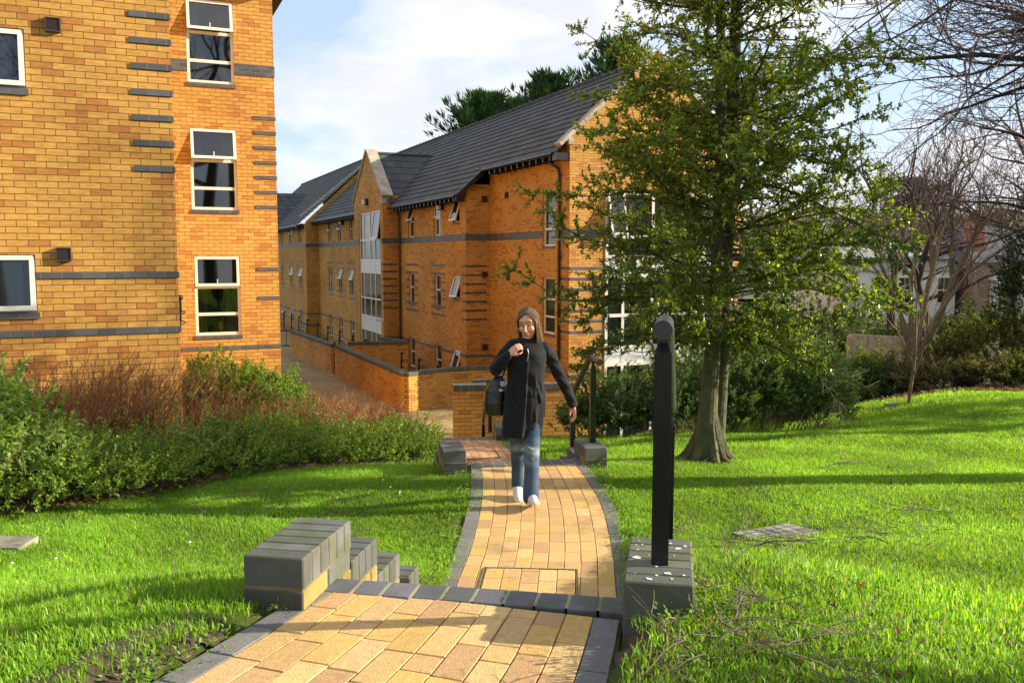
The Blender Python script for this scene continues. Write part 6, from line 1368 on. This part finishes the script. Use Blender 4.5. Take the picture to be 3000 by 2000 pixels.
Vc = np.empty(len(coat.data.vertices)*3, 'f'); coat.data.vertices.foreach_get('co', Vc); Vc = Vc.reshape(-1, 3); th_ = np.arctan2(Vc[:, 1], Vc[:, 0]); body_ = (abs(Vc[:, 0]+.0) < .175)
am = np.clip((1.12-Vc[:, 2])/.5, 0, 1)*body_; k_ = 1+am*(.045*np.sin(th_*7+Vc[:, 2]*4)+.02*np.sin(th_*13-Vc[:, 2]*9)); Vc[:, 0] *= k_; Vc[:, 1] *= k_
wr = (~body_)*.0045*np.sin(Vc[:, 2]*75+Vc[:, 0]*40)+body_*(Vc[:, 2] > .9)*.004*np.sin(Vc[:, 2]*38+Vc[:, 0]*30); Vc[:, 1] += wr; Vc[:, 0] += wr*.5
coat.data.vertices.foreach_set('co', Vc.ravel()); coat.data.update()
k_ = MB()                                                       # stand collar folding open
for sg in (-1, 1):
    pts = []
    for i in range(9):
        a = math.pi/2+sg*i*.31; r = .070+.012*(i/8); pts.append((Vector((.019+r*math.cos(a)*1.05, .02+r*math.sin(a)*.95, 1.315-.012*i*.9)), Vector((.019+(r+.018)*math.cos(a)*1.15, .02+(r+.012)*math.sin(a), 1.385-.016*i))))
    for (a0, a1), (b0, b1) in zip(pts[:-1], pts[1:]):
        o_ = Vector((0, 0, 0)); n_ = (b0-a0).cross(a1-a0).normalized()*.006
        q = [a0+n_, b0+n_, b1+n_, a1+n_, a0-n_, b0-n_, b1-n_, a1-n_]
        for f_ in ((0, 1, 2, 3), (4, 5, 6, 7), (2, 3, 7, 6), (0, 1, 5, 4), (1, 2, 6, 5), (0, 3, 7, 4)): k_.poly([tuple(q[i]) for i in f_])
k_.build('collar', M['coat'], coat)
g_ = MB(); g_.tube([(.012, -.122, 1.275), (.020, -.128, 1.245), (.016, -.13, 1.215), (.008, -.131, 1.18)], .0028, 6); g_.build('zip', simple('pale_zip', (.35, .33, .36), .3, metal=.7), coat)
# jeans
j_ = MB()
def leg(pts, rs):
    limb(j_, pts, rs, 18)
leg([(-.052, .02, .70), (-.060, .045, .52), (-.064, .085, .40), (-.064, .15, .25), (-.063, .200, .105)], [.080, .068, .056, .050, .052])
leg([(.042, 0, .70), (.046, -.045, .52), (.048, -.085, .38), (.045, -.105, .24), (.040, -.122, .085)], [.080, .070, .060, .060, .066])
for c0, r in (((.045, -.085), .062), ((-.063, .08), .055)):
    for k in range(5): z = random.uniform(.3, .52); j_.tube([(c0[0]-r*.8, c0[1]-r*.45+ (.4-z)*-.0, z), (c0[0], c0[1]-r*.93, z-.025), (c0[0]+r*.8, c0[1]-r*.4, z+random.uniform(-.05, .02))], [.004, .011, .004], 6)
def denim(V):
    c = np.tile(np.array((.03, .058, .11)), (len(V), 1)); x, y, z = V[:, 0], V[:, 1], V[:, 2]
    f = np.clip(1-abs(z-.45)/.13, 0, 1)*np.clip((.02-y+np.where(x < 0, .08, 0))/.10, 0, 1)*(.65+.35*np.sin(z*55+abs(x-.0)*22))
    f2 = np.clip(1-abs(z-.22)/.2, 0, 1)*.12
    f = np.clip(f*.75+f2, 0, 1)[:, None]; return c*(1-f)+np.array((.34, .37, .36))*f
finish(j_, 'jeans', colmat('denim', .85, .5, 160, .18, 60, .2), .006, 3, denim)
# shoes
def shoe(heel, toe, wid, name='shoe'):
    h_, t_ = Vector(heel), Vector(toe); d = (t_-h_).normalized(); Ls = (t_-h_).length; up = Vector((0, 0, 1)); up = (up-d*up.dot(d)).normalized(); sd_ = d.cross(up); s_ = MB(); q = MB()
    P = lambda a, b2, c2: tuple(h_+d*a*Ls+sd_*b2*wid+up*c2)
    prof = [(0, .30), (.08, .42), (.3, .40), (.55, .48), (.75, .52), (.92, .42), (1.0, .22)]
    for (mbx, z0, z1, e) in ((s_, 0, .024, 1.0),):
        lo = [P(a, w, z0) for a, w in prof]+[P(a, -w, z0) for a, w in prof[::-1]]; hi = [P(a, w*e, z1) for a, w in prof]+[P(a, -w*e, z1) for a, w in prof[::-1]]; n = len(lo)
        for i in range(n): j = (i+1) % n; mbx.poly([lo[i], lo[j], hi[j], hi[i]])
        mbx.poly(lo[::-1]); mbx.poly(hi)
    r_ = [(P(.06, 0, .05), .036), (P(.25, 0, .062), .042), (P(.5, 0, .045), .041), (P(.75, 0, .030), .039), (P(.93, 0, .024), .028)]
    for (a, ra), (b2, rb) in zip(r_[:-1], r_[1:]): q.tube([a, b2], [ra, rb], 14)
    for a, ra in r_: q.ball(a, ra*.99, 14, 8)
    sh_ = finish(q, name, M['shoewhite'], .005, 3); sl_ = s_.build('sole', M['soletan'], sh_, smooth=False)
    l_ = MB()
    for k in range(4): a = .4+.09*k; l_.tube([P(a, -.2, .083-.05*(a-.35)), P(a+.02, 0, .090-.055*(a-.35)), P(a, .2, .083-.05*(a-.35))], .003, 5)
    l_.build('laces', M['soletan'], sh_)
M['shoewhite'] = simple('white_trainer', (.72, .68, .60), .55, noise=.08); M['soletan'] = simple('pale_sole', (.58, .48, .34), .7, noise=.15)
shoe((.042, -.055, .006), (.066, -.285, .072), .095); shoe((-.066, .26, .025), (-.060, .035, .003), .080)
# hair: a close cap with straight strands over it
cap = MB(); cap.ball(hp(0, .034, .036), .085, 22, 14, (.95, .98, 1.08), rot=Rh); cap.ball(hp(0, .050, -.03), .076, 18, 12, (.95, .75, 1.25), rot=Rh)
hair = finish(cap, 'hair', simple('dark_brown_hair_under', (.065, .036, .021), .6), .006, 3)
st, cs_ = [], []; rr_ = random.Random(77); EC, ER = np.array((0, .012, .026)), np.array((.078, .096, .094))
def usurf(v, k=1.0): v = np.array(v, float); v /= np.linalg.norm(v); return EC+v*ER*k
NS = 1150; tone = []
for i in range(NS):
    sd_ = 1 if rr_.random() < .52 else -1; u = rr_.random()**1.2; side = sd_
    r0 = np.array((.16+rr_.uniform(-.03, .03), -.60+1.25*u, .80)); r0 /= np.linalg.norm(r0)
    e0 = np.array((sd_*1.0, -.50+1.25*u+rr_.uniform(-.06, .06), -.05)); e0 /= np.linalg.norm(e0); k0 = 1.03+rr_.uniform(0, .07)
    pts = []
    for k in range(8):
        t_ = k/7; v = r0*(1-t_)+e0*t_; v /= np.linalg.norm(v); pts.append(usurf(v, k0+.05*math.sin(t_*2.2)))
    q = pts[-1].copy(); ln = rr_.uniform(.145, .195)+(.02 if sd_ > 0 else 0); fl = rr_.uniform(-.004, .016)
    for k in range(1, 7):
        w_ = k/6; inn = -.012*w_ if u < .25 else 0
        pts.append(q+np.array((sd_*(fl*w_+inn)*1.0, (-.012 if (sd_ > 0 and u < .4) else .012)*w_+rr_.gauss(0, .0012), -ln*w_)))
    pts = [Vector(hp(*p)) for p in pts]
    for a, b2 in zip(pts[:-1], pts[1:]): st.append((tuple(a), tuple(b2), .0020, .0017)); cs_.append(i)
    tone.append(1 if sd_ > 0 else 0)
hb = pick([(.19, .105, .055), (.12, .065, .035), (.28, .17, .09), (.42, .28, .16), (.16, .085, .045)], NS, .25); hb[np.array(tone) == 0] *= .6  # sunlit highlights in the strand colours; the side away from the sun darkened
n0_ = len(st)
for i in range(420):                                             # hair at the back
    a = rr_.uniform(.15, math.pi-.15); pts = []
    for k in range(8):
        t_ = k/7
        if t_ < .4: e = t_/.4*1.4; pts.append(Vector(hp(math.cos(a)*math.sin(e)*.088, .022+math.sin(a)*math.sin(e)*.092, .030+math.cos(e)*.098)))
        else: w_ = (t_-.4)/.6; pts.append(Vector(hp(math.cos(a)*(.088+.01*w_), .022+math.sin(a)*(.092-.02*w_), .045-.235*w_-rr_.random()*.01)))
    for a_, b2 in zip(pts[:-1], pts[1:]): st.append((tuple(a_), tuple(b2), .003, .0028))
cols = np.concatenate([hb[np.array(cs_)], np.tile(np.array([(.035, .018, .01)]), (len(st)-n0_, 1))])
hm = colmat('brown_hair', .33, 0, 60, .1, 200, .6)
seg_mesh('hair_strands', st, hm, hair, 3, (0, 0, 0), cols)
# bag
bag = empty('shoulder_bag', tuple(PR+Vector((-.245, .06, .88))), 0, 'slouchy black leather shoulder bag hanging at the woman’s right side', 'bag'); q = MB(); 
loft(q, [(-.165, .01, 0, .055, .05), (-.155, .01, 0, .085, .07), (-.06, 0, 0, .088, .078), (.05, .0, 0, .078, .066), (.12, .02, 0, .060, .045), (.165, .04, 0, .04, .025)], 24)
M['leather'] = simple('black_leather', (.012, .012, .013), .32, noise=.3, nscale=20, bump=.5, bscale=22, spec=.6)
bo = finish(q, 'bag_body', M['leather'], .007, 3, None, bag)
q = MB(); q.tube([(-.01, -.03, .13), (.05, -.05, .28), (.125, -.05, .41), (.15, .0, .455), (.14, .06, .40), (.06, .05, .15)], .009, 8); q.build('strap', M['leather'], bag)
q = MB(); q.ball((.06, -.055, .10), .022, 10, 6, (1, .3, 1.2)); q.ball((.045, -.06, .05), .018, 10, 6, (1.2, .3, .8)); q.ball((.075, -.05, .15), .014, 8, 6, (.8, .3, 1.6)); q.build('bright_lining', simple('patterned_scarf', (.35, .34, .36), .4, noise=.9, nscale=90), bag)

for o in bpy.data.objects:
    if 'label' in o and len(o['label'].split()) > 16: print('LONG LABEL', o.name, o['label'])
